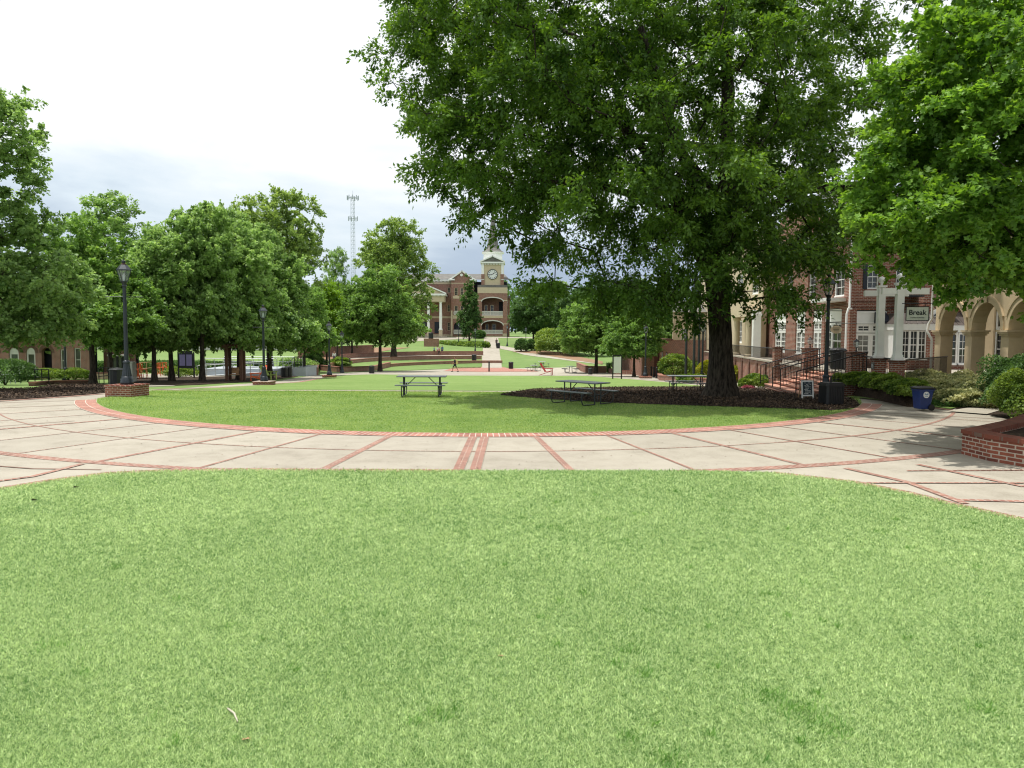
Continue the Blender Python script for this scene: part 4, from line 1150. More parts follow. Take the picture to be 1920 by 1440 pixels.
# square park tables far away
def make_park():
    t = empty('park_table', (0, 0, 0), 0, 'x', 'picnic table')
    mb = MB(); mb.prismz([(.6 * math.cos(PI / 8 + k * PI / 4), .6 * math.sin(PI / 8 + k * PI / 4)) for k in range(8)], .72, .76); mb.build('tabletop', M['rail'], t)
    for k in range(4):
        a = k * PI / 2; c, s = math.cos(a), math.sin(a)
        mb = MB(); mb.bar((c * .95 - s * .4, s * .95 + c * .4, .45), (c * .95 + s * .4, s * .95 - c * .4, .45), .28, .04); mb.build('seat', M['steel'], t)
    mb = MB()
    for k in range(4):
        a = k * PI / 2; c, s = math.cos(a), math.sin(a)
        mb.tube([(c * .2, s * .2, .72), (c * .25, s * .25, .05), (c * .95, s * .95, .05), (c * .95, s * .95, .43)], .03, 6)
    mb.build('frame', M['steel'], t)
    return t
pk = make_park()
for k, (px, py) in enumerate([(1016, 688), (1001, 696), (1070, 699)]):
    o = pk if k == 0 else copy_tree(pk); g = G(px, py); o.location = (g.x, g.y, g.z + .03); o.rotation_euler.z = .4 * k
    o['label'] = ['far round picnic table on the lawn below the clipped shrubs', 'far picnic table just in front of the other on the far lawn', 'far picnic table right of the red lounge chair'][k]; o['group'] = 'round picnic tables on the far lawn'

for k, (px, py, s_, l) in enumerate([(697, 701, .95, 'small dark bin left of the round maple trunk'), (958, 692, 1.1, 'litter bin beside the pink flower edging on the far plaza'), (889, 678, 1.25, 'litter bin on the curved brick seat wall below the town hall'),
     (934, 653.5, 1.3, 'litter bin beside the path up to the town hall'), (1107, 703, .8, 'low bin left of the spreading tree trunk'), (533, 708, .95, 'litter bin left of the stage steps'), (541, 707.5, 1.05, 'taller black bin right beside the stage steps'), (219, 727, 1.1, 'black bin in shade behind the nearest left lamp')]):
    g = G(px, py); litter(g.x, g.y, g.z + .03, l, s_)
litter(PX(1572, 36), 36, .75, 'black bin up on the brick terrace by the glass door', 1.15)
litter(PX(808, 172), 172, ZV(637, 808, 172), 'dark bin on the short brick wall below the portico', 1.8)
# bollards
bo = None
for k, (px, py) in enumerate([(1216, 705), (1221, 706.5), (1226, 708), (1231, 709.5)]):
    g = G(px, py)
    if bo is None:
        bo = empty('bollard', g, 0, 'x', 'bollard', 'black bollards across the path'); mb = MB(); mb.lathe([(.10, 0), (.10, .1), (.075, .14), (.075, .85), (.095, .87), (.095, .92)], 14); mb.build('post', M['iron'], bo)
        mb = MB(); mb.lathe([(.09, .92), (.08, .98), (.03, 1.02)], 14); mb.build('cap', M['iron'], bo); o = bo
    else: o = copy_tree(bo)
    o.location = g; o['label'] = ['leftmost of the four black bollards', 'second black bollard from the left of four', 'third black bollard from the left of four', 'rightmost of the four black bollards'][k]
# flag poles
for k, (px, Y, hh) in enumerate([(1287, 60, 9.5), (1302, 58, 9.0), (1311, 62, 9.2)]):
    t = empty('flag_pole', (PX(px, Y), Y, terr(Y)), 0, ['left grey flag pole before the brick wing', 'middle flag pole of three', 'right dark flag pole of three'][k], 'flag pole', 'flag poles beside the big trunk')
    mb = MB(); mb.tube([(0, 0, 0), (0, 0, hh)], [.11, .07], 12); mb.build('pole', M['steel'], t)
    mb = MB(); mb.lathe([(.2, 0), (.2, .08), (.13, .2)], 14); mb.build('base', M['steel'], t)
# chalkboard sign
def aframe():
    t = empty('chalkboard_sign', (PX(1518, 28.2), 28.2, .03), .15, 'white framed chalkboard sign at the foot of the brick steps', 'sign')
    t.rotation_euler.x = -.12
    mb = MB()
    for s_ in (-1, 1): mb.box(s_ * .21 - .025, s_ * .21 + .025, -.012, .012, 0, .70)
    mb.box(-.185, .185, -.012, .012, .65, .70); mb.box(-.185, .185, -.012, .012, .12, .17); mb.build('frame', M['paper'], t)
    mb = MB(); mb.box(-.185, .185, -.006, .006, .17, .65); bd = mb.build('board', M['chalk'], t)
    R = random.Random(4); mb = MB()
    for k in range(9):
        z = .60 - .048 * k; x_ = -.13 + R.uniform(0, .03)
        while x_ < .12:
            w_ = R.uniform(.015, .05)
            if R.random() < .75: mb.box(x_, min(x_ + w_, .14), -.0095, -.0065, z, z + .017)
            x_ += w_ + .01
    mb.build('lettering', M['paper'], bd)
    mb = MB()
    for s_ in (-1, 1): mb.bar((s_ * .19, .01, .68), (s_ * .19, .38, .03), .03)
    mb.build('back_leg', M['palewood'], t)
aframe()
# white notice board
t = empty('notice_board', (PX(1158, 66), 66, terr(66)), .1, 'tall white notice board behind the low hedge', 'sign')
mb = MB(); mb.box(-.32, .32, -.04, .04, .5, 1.9); mb.build('panel', M['paper'], t); mb = MB(); mb.bar((-.38, 0, 0), (-.38, 0, 2.0), .09); mb.bar((.38, 0, 0), (.38, 0, 2.0), .09); mb.bar((-.38, 0, 2.02), (.38, 0, 2.02), .08); mb.build('frame', M['iron'], t)
# kiosk board on the left
t = empty('notice_board', (PX(348, 62), 62, terr(62)), 0, 'dark framed notice board with purple poster behind the left trees', 'sign')
mb = MB(); mb.box(-.6, .6, -.06, .06, .8, 2.0); mb.box(-.66, -.6, -.08, .08, 0, 2.1); mb.box(.6, .66, -.08, .08, 0, 2.1); mb.box(-.5, .5, -.08, .08, 2.0, 2.2); mb.build('frame', M['iron'], t)
mb = MB(); mb.box(-.5, -.05, -.075, -.062, 1.0, 1.9); mb.box(.05, .5, -.075, -.062, 1.0, 1.9); mb.build('poster', plain('purple_print', (.25, .22, .42), .6), t)

# ================================================================== LOW BRICK WALLS
M['capwall'] = plain('wall_coping', (.27, .115, .08), .85, var=.2, scale=5)
def brickwall(pts, h, th, label, name='seat_wall', cap=.07, mat='brick', group=None, z0=-.3):
    """pts: ground points (world). One wall thing with wall body and cap parts, following the ground at each end."""
    pts = [Vector(p) for p in pts]
    t = empty(name, pts[0], 0, label, 'brick wall', group)
    def ribbon(o, za, zb, m, nm):
        V = []; n = len(pts)
        for i, p in enumerate(pts):
            d = (pts[min(i + 1, n - 1)] - pts[max(i - 1, 0)]); d.z = 0; d.normalize(); s = Vector((-d.y, d.x, 0)) * (th / 2 + o)
            for q in (p - s, p + s):
                for z in (za, zb): V.append(Vector((q.x, q.y, terr(p.y) + z)) - pts[0])
        Fc = []
        for i in range(n - 1):
            a = 4 * i; b = a + 4
            Fc += [(a, a + 1, b + 1, b), (a + 2, b + 2, b + 3, a + 3), (a + 1, a + 3, b + 3, b + 1), (a, b, b + 2, a + 2)]
        Fc += [(0, 2, 3, 1), (4 * n - 4, 4 * n - 3, 4 * n - 1, 4 * n - 2)]
        mb = MB(); mb.add(V, Fc); return mb.build(nm, m, t)
    ribbon(0, z0, h - cap, M[mat], 'wall'); ribbon(.03, h - cap, h, M['capwall'], 'cap')
    return t
def smooth(lst, n=6):
    pts = GP(lst); out = []
    for i in range(len(pts) - 1):
        p0 = pts[max(i - 1, 0)]; p1 = pts[i]; p2 = pts[i + 1]; p3 = pts[min(i + 2, len(pts) - 1)]
        for k in range(n):
            t = k / n
            out.append(.5 * ((2 * p1) + (p2 - p0) * t + (2 * p0 - 5 * p1 + 4 * p2 - p3) * t * t + (3 * p1 - p0 - 3 * p2 + p3) * t ** 3))
    out.append(pts[-1]); 
    for p in out: p.z = terr(p.y)
    return out
brickwall(smooth([(906, 666), (850, 666), (788, 666.5), (700, 669), (640, 673)]), .75, .5, 'long curved brick wall furthest up the slope below the town hall', group='curved brick seat walls of the amphitheatre')
brickwall(smooth([(903, 673.5), (830, 673.5), (750, 675), (680, 679), (620, 688)]), .55, .5, 'middle curved brick seat wall of the amphitheatre', group='curved brick seat walls of the amphitheatre')
brickwall(smooth([(942, 681), (900, 681), (850, 682), (780, 684.5), (720, 689), (684, 693)]), .42, .5, 'lowest curved brick seat wall on the far lawn', group='curved brick seat walls of the amphitheatre')
brickwall(GP([(577, 690), (637, 698), (700, 695), (730, 687)]), .62, .4, 'angular brick planter wall behind the third left lamp post', name='planter_wall')
brickwall(GP([(558, 704), (588, 703.5), (592, 694)]), .75, .8, 'short thick brick block beside the stage steps', name='planter_wall')
brickwall(GP([(1083, 690), (1101, 699), (1136, 699)]), .8, .35, 'brick wall corner of the raised plaza behind the spreading tree', name='planter_wall')
brickwall(GP([(1126, 693), (1156, 702), (1212, 703), (1240, 697)]), .45, .35, 'brick planter wall around the low dark hedge', name='planter_wall')
brickwall(GP([(1234, 707), (1240, 713), (1285, 718), (1345, 722)]), .42, .35, 'brick planter wall right of the bollards', name='planter_wall')
brickwall([Vector((PX(795, 165), 165, terr(165))), Vector((PX(823, 165), 165, terr(165)))], 1.7, .6, 'short high brick wall carrying a bin below the portico', name='planter_wall')
brickwall(GP([(560, 672), (640, 668), (700, 665)]), 1.8, .5, 'tall brick retaining wall behind the man in the navy vest', name='retaining_wall')
brickwall(GP([(60, 724), (95, 720), (165, 719)]), .22, .3, 'low brick kerb wall behind the left mulch bed', name='planter_wall', mat='brickdark')
brickwall(GP([(40, 713), (100, 710), (200, 711)]), .5, .3, 'low stone coloured wall below the trimmed shrubs', name='planter_wall', mat='stucco')

# raised curved planter at the right edge
def planter():
    poly = [(9.28, 15.75), (9.32, 14.9), (9.75, 13.6), (10.6, 12.2), (12.2, 11.0), (15, 10.5), (18, 14), (17, 21.5), (13.4, 19.6), (11.0, 17.2)]
    t = empty('brick_planter', (9.28, 15.75, 0), 0, 'raised red brick planter filled with dark mulch at the right edge', 'planter')
    c = Vector((13.5, 15.5)); L = [Vector(p) for p in poly]
    def ring(poly_o, poly_i, z0, z1):
        mb = MB(); n = len(poly_o)
        V = [(p.x - 9.28, p.y - 15.75, z) for z in (z0, z1) for pl in (poly_o, poly_i) for p in pl]
        Fc = []
        for i in range(n):
            j = (i + 1) % n
            Fc += [(i, j, j + 2 * n, i + 2 * n), (n + j, n + i, n + i + 2 * n, n + j + 2 * n), (2 * n + i, 2 * n + j, 3 * n + j, 3 * n + i)]
        mb.add(V, Fc); return mb
    def inset(L, d):
        out = []; n = len(L)
        for i in range(n):
            a = (L[i] - L[i - 1]).normalized(); b = (L[(i + 1) % n] - L[i]).normalized()
            na = Vector((-a.y, a.x)); nb = Vector((-b.y, b.x)); m = (na + nb).normalized()
            out.append(L[i] + m * d / max(.4, m.dot(na)))
        return out
    inn = inset(L, .38)
    ring(L, inset(L, .36), -.1, .44).build('wall', M['brickbed'], t)
    mb = ring(inset(L, -.025), inn, .44, .52); o = mb.build('cap', M['capb'], t)
    mb = MB(); mb.add([(p.x - 9.28, p.y - 15.75, .40) for p in inn], [tuple(range(len(inn)))]); mb.build('soil', M['mulch'], t)
M['capb'] = brickmat('brick_cap', (.20, .065, .042), (.14, .045, .03), (.14, .09, .07), bw=.105, bh=.36, ms=.006, flat=True, offset=0)
planter()

# ================================================================== RIGHT SIDE: terrace and buildings
ROT = -math.atan(.08); OX = 11.84; TZF = .75
def RW(xp, yp, z=0):
    return Vector((OX + xp * math.cos(ROT) - yp * math.sin(ROT), xp * math.sin(ROT) + yp * math.cos(ROT), z))
RF = ROT - PI / 2          # facade frame: local x runs toward the camera, local y into the building

def terrace():
    t = empty('brick_terrace', RW(0, 24), ROT, 'raised brick terrace in front of the shops at right', 'terrace')
    foot = [(0, 3.3), (0, 46), (30, 46), (30, -6), (3.7, -6), (3.7, 8.3)]; mb = MB(); mb.prismz(foot, -3, TZF - .08); mb.build('wall', M['brick'], t)
    mb = MB(); mb.prismz([(-.05, 3.2), (-.05, 46), (30, 46), (30, -6), (3.65, -6), (3.65, 8.2)], TZF - .08, TZF); mb.build('floor', M['concrete'], t)
    mb = MB(); mb.box(-.04, -.001, 18, 45.9, TZF - .26, TZF - .14)
    for k in range(12): mb.box(-.07, -.002, 19 + 2.2 * k, 19.35 + 2.2 * k, -2.5, TZF - .09)
    mb.build('pilaster', M['brickdark'], t)
terrace()
def bank():
    t = bpy.data.objects.new('x', None); bpy.data.objects.remove(t)
    mb = MB(); V = []; n = 12
    for k in range(n + 1):
        yp = 25.8 + 5.2 * k / n
        for (xp, z) in ((-.6, -.02), (-.5, .28), (-.25, .42), (.1, .48)):
            w_ = min(1, k / 2, (n - k) / 1.0 + .4); p = RW(xp, yp); V.append((p.x, p.y, z * w_ + .0))
    mb.add(V, [(4 * k + j, 4 * k + j + 1, 4 * k + j + 5, 4 * k + j + 4) for k in range(n) for j in range(3)])
    o = mb.build('mulch_bank', M['mulch']); o['kind'] = 'structure'
bank()
def diag_rail():
    a = RW(0, 27.5, TZF); b = RW(3.6, 32.2, TZF); t = empty('railing', a, 0, 'dark railing between the right white column and the first arch', 'railing', 'dark railings along the terrace edge')
    d = b - a; mb = MB(); mb.tube([(0, 0, .78), (d.x, d.y, .78)], .026, 6); mb.tube([(0, 0, .1), (d.x, d.y, .1)], .016, 6); mb.build('rail', M['iron'], t)
    mb = MB(); n = 48
    for k in range(1, n): mb.bar((d.x * k / n, d.y * k / n, .1), (d.x * k / n, d.y * k / n, .78), .013)
    mb.build('baluster_panel', M['iron'], t)
diag_rail()
def stairs():
    t = empty('brick_steps', RW(0, 34.2), ROT, 'flight of red brick steps climbing to the shop terrace', 'steps')
    n = 6
    for k in range(n):
        mb = MB(); z1 = TZF - .125 * (k + 1) + .0; x0 = -.42 * (k + 1)
        mb.box(x0, x0 + .42 - .002, -3.1 + .0, 3.1, -.2, z1 - .045); mb.build('step', M['brick'], t)
        mb = MB(); mb.box(x0 - .02, x0 + .418, -3.12, 3.12, z1 - .043, z1); mb.build('tread', M['paver_s'], t)
    return t
M['paver_s'] = plain('brick_nosing', (.46, .23, .16), .85, var=.2, scale=6)
stairs()
# stair handrails
def handrail(yp, label):
    t = empty('handrail', RW(-2.7, yp, 0), ROT, label, 'handrail', 'black handrails of the brick steps')
    mb = MB(); mb.tube([(-.05, 0, .9), (2.75, 0, 1.72)], .024, 8); mb.build('rail', M['iron'], t)
    mb = MB(); mb.tube([(-.05, 0, 0), (-.05, 0, .9)], .022, 8); mb.build('post', M['iron'], t)
    mb = MB(); mb.tube([(2.7, 0, .75), (2.7, 0, 1.70)], .022, 8); mb.build('post', M['iron'], t)
    mb = MB()
    for k in range(1, 20):
        x_ = -.05 + 2.75 * k / 20; zt = .9 + .82 * (x_ + .05) / 2.8; zb = max(.06, .12 + (x_) * .29)
        mb.bar((x_, 0, zb), (x_, 0, zt), .014)
    mb.tube([(-.05, 0, .13), (2.7, 0, .90)], .014, 6); mb.build('baluster_panel', M['iron'], t)
for yp, l in ((37.2, 'handrail along the far side of the brick steps'), (34.9, 'middle handrail of the brick steps, left one'), (33.6, 'middle handrail of the brick steps, right one'), (31.2, 'handrail on the near side of the brick steps')): handrail(yp, l)

def pillar(yp, h, w, label, globe=False, zb=TZF - .9):
    t = empty('brick_pillar', RW(.0, yp, 0), ROT, label, 'brick pillar', 'brick pillars on the terrace edge')
    mb = MB(); mb.box(-w / 2 - .1, w / 2 - .1, -w / 2, w / 2, zb, h - .08); mb.build('base', M['brick'], t)
    mb = MB(); mb.box(-w / 2 - .15, w / 2 - .05, -w / 2 - .05, w / 2 + .05, h - .08, h); mb.build('cap', M['brickdark'], t)
    if globe:
        g = empty('pillar_lantern', RW(-.1, yp, h), ROT, 'small round lantern on the ' + label, 'lantern', 'lanterns on the brick pillars')
        mb = MB(); mb.lathe([(.08, 0), (.03, .04), (.025, .14), (.07, .18)], 12); mb.build('base', M['iron'], g)
        mb = MB(); mb.smooth = True; mb.lathe([(.07, .18), (.12, .26), (.135, .36), (.11, .42)], 14); mb.build('globe', M['lglass'], g)
        mb = MB(); mb.lathe([(.13, .42), (.10, .46), (.04, .50), (.015, .54)], 12); mb.build('cap', M['iron'], g)
pillar(38.4, 1.72, .62, 'brick pillar left of the step top', True)
pillar(32.1, 1.70, .60, 'brick pillar right of the step top', True)
pillar(44.5, 1.65, .45, 'brick pillar at the left part of the terrace rail')
pillar(29.7, 1.52, .40, 'brick pillar under the left white column'); pillar(28.0, 1.50, .40, 'brick pillar under the right white column')
def rail(y0, y1, label, z=TZF):
    t = empty('railing', RW(-.02, y0, z), ROT, label, 'railing', 'dark railings along the terrace edge')
    L = y1 - y0; mb = MB(); mb.tube([(0, 0, .78), (0, L, .78)], .026, 6); mb.tube([(0, 0, .1), (0, L, .1)], .016, 6); mb.build('rail', M['iron'], t)
    mb = MB(); n = int(L / .12)
    for k in range(1, n): mb.bar((0, L * k / n, .1), (0, L * k / n, .78), .013)
    mb.build('baluster_panel', M['iron'], t)
rail(38.8, 44.2, 'railing between the two left brick pillars'); rail(44.8, 60, 'long railing at the far left of the terrace'); rail(30.05, 31.7, 'railing right of the step top pillar'); rail(28.3, 29.4, 'short railing between the white columns'); 
# white columns with beams
def wcol(yp, label):
    t = empty('white_column', RW(-.1, yp, 1.5), ROT, label, 'column', 'white square pergola columns')
    mb = MB(); mb.box(-.125, .125, -.125, .125, 0, 2.72); bevel(mb.build('shaft', M['white'], t), .01)
    mb = MB(); mb.box(-.17, .17, -.17, .17, .001, .12); mb.box(-.145, .145, -.145, .145, .12, .2); mb.box(-.16, .16, -.16, .16, 2.72, 2.79); mb.build('base_moulding', M['white'], t)
    mb = MB(); mb.smooth = True
    mb.lathe([(.05, 2.8), (.04, 2.86), (.10, 2.92), (.13, 3.0), (.10, 3.09), (.02, 3.13)], 16); mb.build('finial', M['white'], t)
    mb = MB(); mb.box(-.13 - .5, -.127, -.06, .06, 2.38, 2.6); mb.box(.127, 1.0, -.06, .06, 2.38, 2.6); mb.build('beam', M['white'], t)
wcol(29.7, 'left white square column with ball finial'); wcol(28.0, 'right white square column next to the hanging sign')

def text(s, size, mat, parent, name, loc, rot=(PI / 2, 0, 0), depth=.004, off=0, sx=1):
    cu = bpy.data.curves.new(name, 'FONT'); cu.body = s; cu.size = size; cu.align_x = 'CENTER'; cu.align_y = 'CENTER'; cu.extrude = depth; cu.offset = off
    o = bpy.data.objects.new(name, cu); COL.objects.link(o)
    dg = bpy.context.evaluated_depsgraph_get(); me = bpy.data.meshes.new_from_object(o.evaluated_get(dg))
    bpy.data.objects.remove(o); me.materials.clear(); me.materials.append(mat)
    ob = bpy.data.objects.new(name, me); COL.objects.link(ob); ob.parent = parent; ob.location = loc; ob.rotation_euler = rot; ob.scale = (sx, 1, 1)
    return ob
M['signp'] = plain('pale_sign', (.52, .55, .47), .6)
# hanging sign
t = empty('hanging_sign', P(1720, 588, 27.4), -.35, 'square cream hanging sign reading Break beside the white columns', 'sign')
mb = MB(); mb.box(-.345, .345, -.025, .025, -.23, .23); mb.build('panel', M['signp'], t)
mb = MB()
for a in ((-.37, -.345), (.345, .37)): mb.box(a[0], a[1], -.03, .03, -.255, .255)
mb.box(-.345, .345, -.03, .03, .23, .255); mb.box(-.345, .345, -.03, .03, -.255, -.23); mb.build('frame', M['iron'], t)
text('Break', .25, M['iron'], t, 'lettering', (0, -.030, .035), off=.004, sx=.95)
text('COFFEE ROASTERS', .055, M['iron'], t, 'lettering', (0, -.030, -.145), sx=.95)
mb = MB(); mb.tube([(-.5, 0, .36), (.75, 0, .36)], .016, 6); mb.tube([(-.25, 0, .36), (-.25, 0, .255)], .008, 4); mb.tube([(.25, 0, .36), (.25, 0, .255)], .008, 4); mb.build('bracket', M['iron'], t)
# number plaque on pillar
t = empty('number_plaque', RW(-.315, 29.7, 1.22), RF, 'small stone number plaque on the pillar under the left white column', 'plaque')
mb = MB(); mb.box(-.13, .13, -.015, .004, -.13, .13); mb.build('panel', M['slate'], t); text('15', .2, M['paper'], t, 'lettering', (0, -.02, 0))
t = empty('hanging_sign', P(1568, 618, 36.8), -.5, 'small cream oval hanging sign beside the glass door', 'sign')
mb = MB(); mb.prism([(.26 * math.cos(2 * PI * k / 20), .19 * math.sin(2 * PI * k / 20)) for k in range(20)], -.02, .02); mb.build('panel', M['cream'], t)
mb = MB()
for k in range(3): mb.box(-.15 + .02 * k, .15 - .02 * k, -.026, -.021, .07 - .07 * k, .09 - .07 * k)
mb.tube([(0, 0, .19), (0, 0, .30)], .01, 5); mb.tube([(-.05, 0, .30), (.9, 0, .30)], .014, 5); mb.build('lettering', M['iron'], t)

def window(parent, x0, x1, z0, z1, y, cols=2, rows=4, fr=.07, glass='glass', mid=True, mat='white', dy=.10, label=None, sill=True):
    """window set in the plane local y; frame and bars, pane behind them"""
    mb = MB()
    for a, b in ((x0, x0 + fr), (x1 - fr, x1)): mb.box(a, b, y, y + dy, z0, z1)
    mb.box(x0 + fr, x1 - fr, y, y + dy, z1 - fr, z1); mb.box(x0 + fr, x1 - fr, y, y + dy, z0, z0 + fr)
    ix0, ix1, iz0, iz1 = x0 + fr, x1 - fr, z0 + fr, z1 - fr; b = min(.022, (x1 - x0) * .03 + .008)
    for k in range(1, cols):
        xx = ix0 + (ix1 - ix0) * k / cols; mb.box(xx - b / 2, xx + b / 2, y + .025, y + .05, iz0, iz1)
    for k in range(1, rows):
        zz = iz0 + (iz1 - iz0) * k / rows; bb = b * 2.2 if (mid and k == rows // 2) else b
        mb.box(ix0, ix1, y + .02, y + .052, zz - bb / 2, zz + bb / 2)
    if sill: mb.box(x0 - .05, x1 + .05, y - .05, y - .001, z0 - .04, z0 + .03)
    o = mb.build('window', M[mat], parent)
    mb = MB(); mb.box(ix0 - .01, ix1 + .01, y + .055, y + .075, iz0 - .01, iz1 + .01); mb.build('pane', M[glass], o)
    if label: o['label'] = label
    return o
def shopwindow(parent, x0, x1, z0, z1, y, n=2, glass='blind'):
    """white timber shopfront: blank fascia panel, transom lights, tall sashes"""
    mb = MB(); zt = z1 - .62; za = z0 + (zt - z0) * .74
    mb.box(x0 - .08, x1 + .08, y, y + .08, zt + .02, z1); mb.box(x0 - .1, x1 + .1, y - .05, y - .001, zt, zt + .08); mb.box(x0 - .1, x1 + .1, y - .03, y - .001, z1 - .1, z1 - .02)
    mb.build('fascia_panel', M['white'], parent)
    w_ = (x1 - x0) / n
    for k in range(n):
        a = x0 + w_ * k; window(parent, a, a + w_ - .004, z0, za - .03, y, 2, 4, .11, glass, sill=False)
        window(parent, a, a + w_ - .004, za, zt - .02, y, 2, 2, .11, 'glass', mid=False, sill=False)
    mb = MB(); mb.box(x0 - .06, x1 + .06, y - .06, y + .08, z0 - .08, z0 - .003); mb.build('sill', M['white'], parent)

# ---- brick shop building (C = corner)
C0 = Vector((16.6, 38.0, 0))
def shops():
    t = empty('shop_building', C0, 0, 'red brick shop building with white window frames and navy shutters behind the terrace', 'building')
    ZT = 7.6
    # frontal part, in the world frame
    mb = MB(); mb.wall(0.02, 9.0, TZF, ZT, 0, .3, [(.35, 1.85, 1.2, 3.6), (.80, 1.40, 4.62, 5.85), (1.85 + .35, 2.95, 4.3, 6.0)])
    mb.wall(9.0, 14, TZF, ZT, 0, .3)
    f = mb.build('wall', M['brick'], t)
    shopwindow(t, .37, 1.83, 1.22, 3.55, .08)
    window(t, .82, 1.38, 4.64, 5.83, .1, 2, 4, .06)
    for a in (.58,):
        mb = MB(); mb.box(a, a + .21, -.04, -.002, 4.62, 5.85)
        for k in range(10): mb.box(a + .03, a + .18, -.055, -.041, 4.70 + .11 * k, 4.75 + .11 * k)
        mb.build('shutter', M['navy'], t)
    window(t, 2.22, 2.93, 4.32, 5.98, .1, 2, 4, .06)
    mb = MB(); mb.box(1.85, 3.3, -.62, -.05, 4.24, 4.31); 
    for k in range(13): mb.bar((1.87 + .118 * k, -.6, 4.31), (1.87 + .118 * k, -.6, 5.15), .016)
    mb.bar((1.85, -.6, 5.15), (3.3, -.6, 5.15), .03); mb.bar((1.87, -.6, 5.15), (1.87, -.05, 5.15), .025); mb.bar((3.3, -.6, 5.15), (3.3, -.05, 5.15), .025)
    mb.build('balcony', M['iron'], t)
    mb = MB(); mb.box(.03, 9, -.035, -.002, 3.68, 3.76); mb.box(.03, 9, -.035, -.002, 3.98, 4.04); mb.box(.0, 9, -.05, -.002, TZF + .002, 1.0); mb.build('brick_band', M['brickdark'], t)
    # oblique part running away from C
    s = empty('side_front', (0, 0, 0), RF); s.parent = t
    tx = lambda px: -(13.56 / ((px - 960) / F - .08) - 38.0)
    wins = [(1450, 1471), (1489, 1507), (1521, 1538), (1543, 1575)]
    hs = []
    for a, b in wins: hs.append((tx(a), tx(b), 1.15, 3.75, .12))
    mb = MB(); mb.wall(-16.5, 0, TZF, ZT, 0, .3, hs + [(-2.6, -.9, 4.3, 6.1), (-7.0, -5.6, 4.3, 6.1), (-11.5, -10.1, 4.3, 6.1)]); mb.build('wall', M['brick'], s)
    for h in hs[:3]: shopwindow(s, h[0] + .03, h[1] - .03, 1.2, 3.7, .08)
    # glass door
    h = hs[3]; mb = MB(); mb.box(h[0], h[1], .06, .14, 3.05, 3.7); mb.build('fascia_panel', M['white'], s)
    dr = window(s, h[0] + .02, h[0] + 1.05, .80, 3.0, .08, 2, 5, .13, 'glass', mid=False, sill=False); dr.name = 'door'
    window(s, h[0] + 1.06, h[1] - .02, 1.1, 3.0, .08, 2, 4, .10, 'glass', sill=False)
    mb = MB(); mb.box(h[0] + 1.06, h[1] - .02, .07, .16, TZF, 1.09); mb.build('panel', M['white'], s)
    for a, b in ((-2.6, -.9), (-7.0, -5.6), (-11.5, -10.1)):
        window(s, a + .02, b - .02, 4.35, 6.05, .1, 2, 4, .06)
    mb = MB(); mb.box(-3.0, -.5, -1.0, -.04, 4.05, 4.22); mb.build('balcony_slab', M['white'], s)
    mb = MB()
    for k in range(20): mb.bar((-2.98 + .128 * k, -.97, 4.22), (-2.98 + .128 * k, -.97, 5.15), .016)
    mb.bar((-3, -.97, 5.15), (-.5, -.97, 5.15), .03); mb.bar((-.52, -.97, 5.15), (-.52, -.04, 5.15), .025); mb.build('balcony', M['iron'], s)
    mb = MB(); mb.box(-16.5, 0.0, -.035, -.002, 3.86, 3.94); mb.box(-16.5, 0, -.05, -.002, TZF + .003, .98); mb.build('brick_band', M['brickdark'], s)
    mb = MB(); mb.box(-16.6, .1, -.35, .5, ZT, ZT + .28); mb.build('cornice', M['white'], s)
    mb = MB(); mb.prism([(-16.6, ZT + .3), (-12, 9.9), (-7, 9.9), (-2.3, ZT + .3)], -.2, .4) ; mb.build('gable', M['brick'], s)
    mb = MB(); mb.add([(-16.7, -.5, ZT + .29), (.1, -.5, ZT + .29), (.1, 5, 10.3), (-16.7, 5, 10.3)], [(0, 1, 2, 3)]); mb.build('roof', M['slate'], s)
    mb = MB(); mb.box(.1, 9.2, -.35, .4, ZT + .004, ZT + .28); mb.build('cornice', M['white'], t)
    mb = MB(); mb.add([(.0, -.45, ZT + .29), (9.3, -.45, ZT + .29), (9.3, 6, 10.6), (0, 6, 10.6)], [(0, 1, 2, 3)]); mb.build('roof', M['slate'], t)
    # downspouts
    mb = MB(); mb.tube([(-.08, -.12, 7.5), (-.08, -.12, 3.75), (-.16, -.14, 3.6), (-.22, -.14, 3.4), (-.22, -.14, .85)], .055, 8); mb.box(-.17, .02, -.2, -.05, 3.62, 3.7); mb.build('downspout', M['white'], t)
    # bay window
    b = empty('bay_window', (1.55, -2.1, 0), 0); b.parent = t
    mb = MB(); v = [(-.1, 0, 2.92), (1.75, 0, 2.92), (1.75, 2.05, 2.92), (-.1, 2.05, 2.92), (.35, .7, 3.42), (1.6, .7, 3.42), (1.6, 2.05, 3.42), (.35, 2.05, 3.42)]
    mb.add(v, [(0, 1, 5, 4), (1, 2, 6, 5), (2, 3, 7, 6), (3, 0, 4, 7), (4, 5, 6, 7)])
    for k in range(8):
        q = k / 7; mb.bar((-.1 + 1.85 * q, -.01, 2.93), (.35 + 1.25 * q, .69, 3.43), .025, .03)
    mb.build('bay_roof', M['metalroof'], b)
    mb = MB(); mb.box(-.06, 1.72, .02, 2.03, 2.62, 2.915); mb.build('fascia_panel', M['white'], b)
    mb = MB(); mb.box(.02, 1.2, .12, 2.0, TZF, 1.25); mb.box(1.2, 1.66, .1, 2.0, TZF, 2.61); mb.build('wall', M['brick'], b)
    for k in range(3): window(b, .04 + .385 * k, .04 + .385 * k + .38, 1.26, 2.6, .12, 2, 4, .045, 'glass')
    mb = MB(); mb.box(.0, .06, .2, 2.0, 1.25, 2.61); mb.build('post', M['white'], b)
    b = empty('bay_window', (4.1, -1.3, 0), 0); b.parent = t
    mb = MB(); mb.box(0, 1.55, .05, 1.2, TZF, .98); mb.build('wall', M['brick'], b)
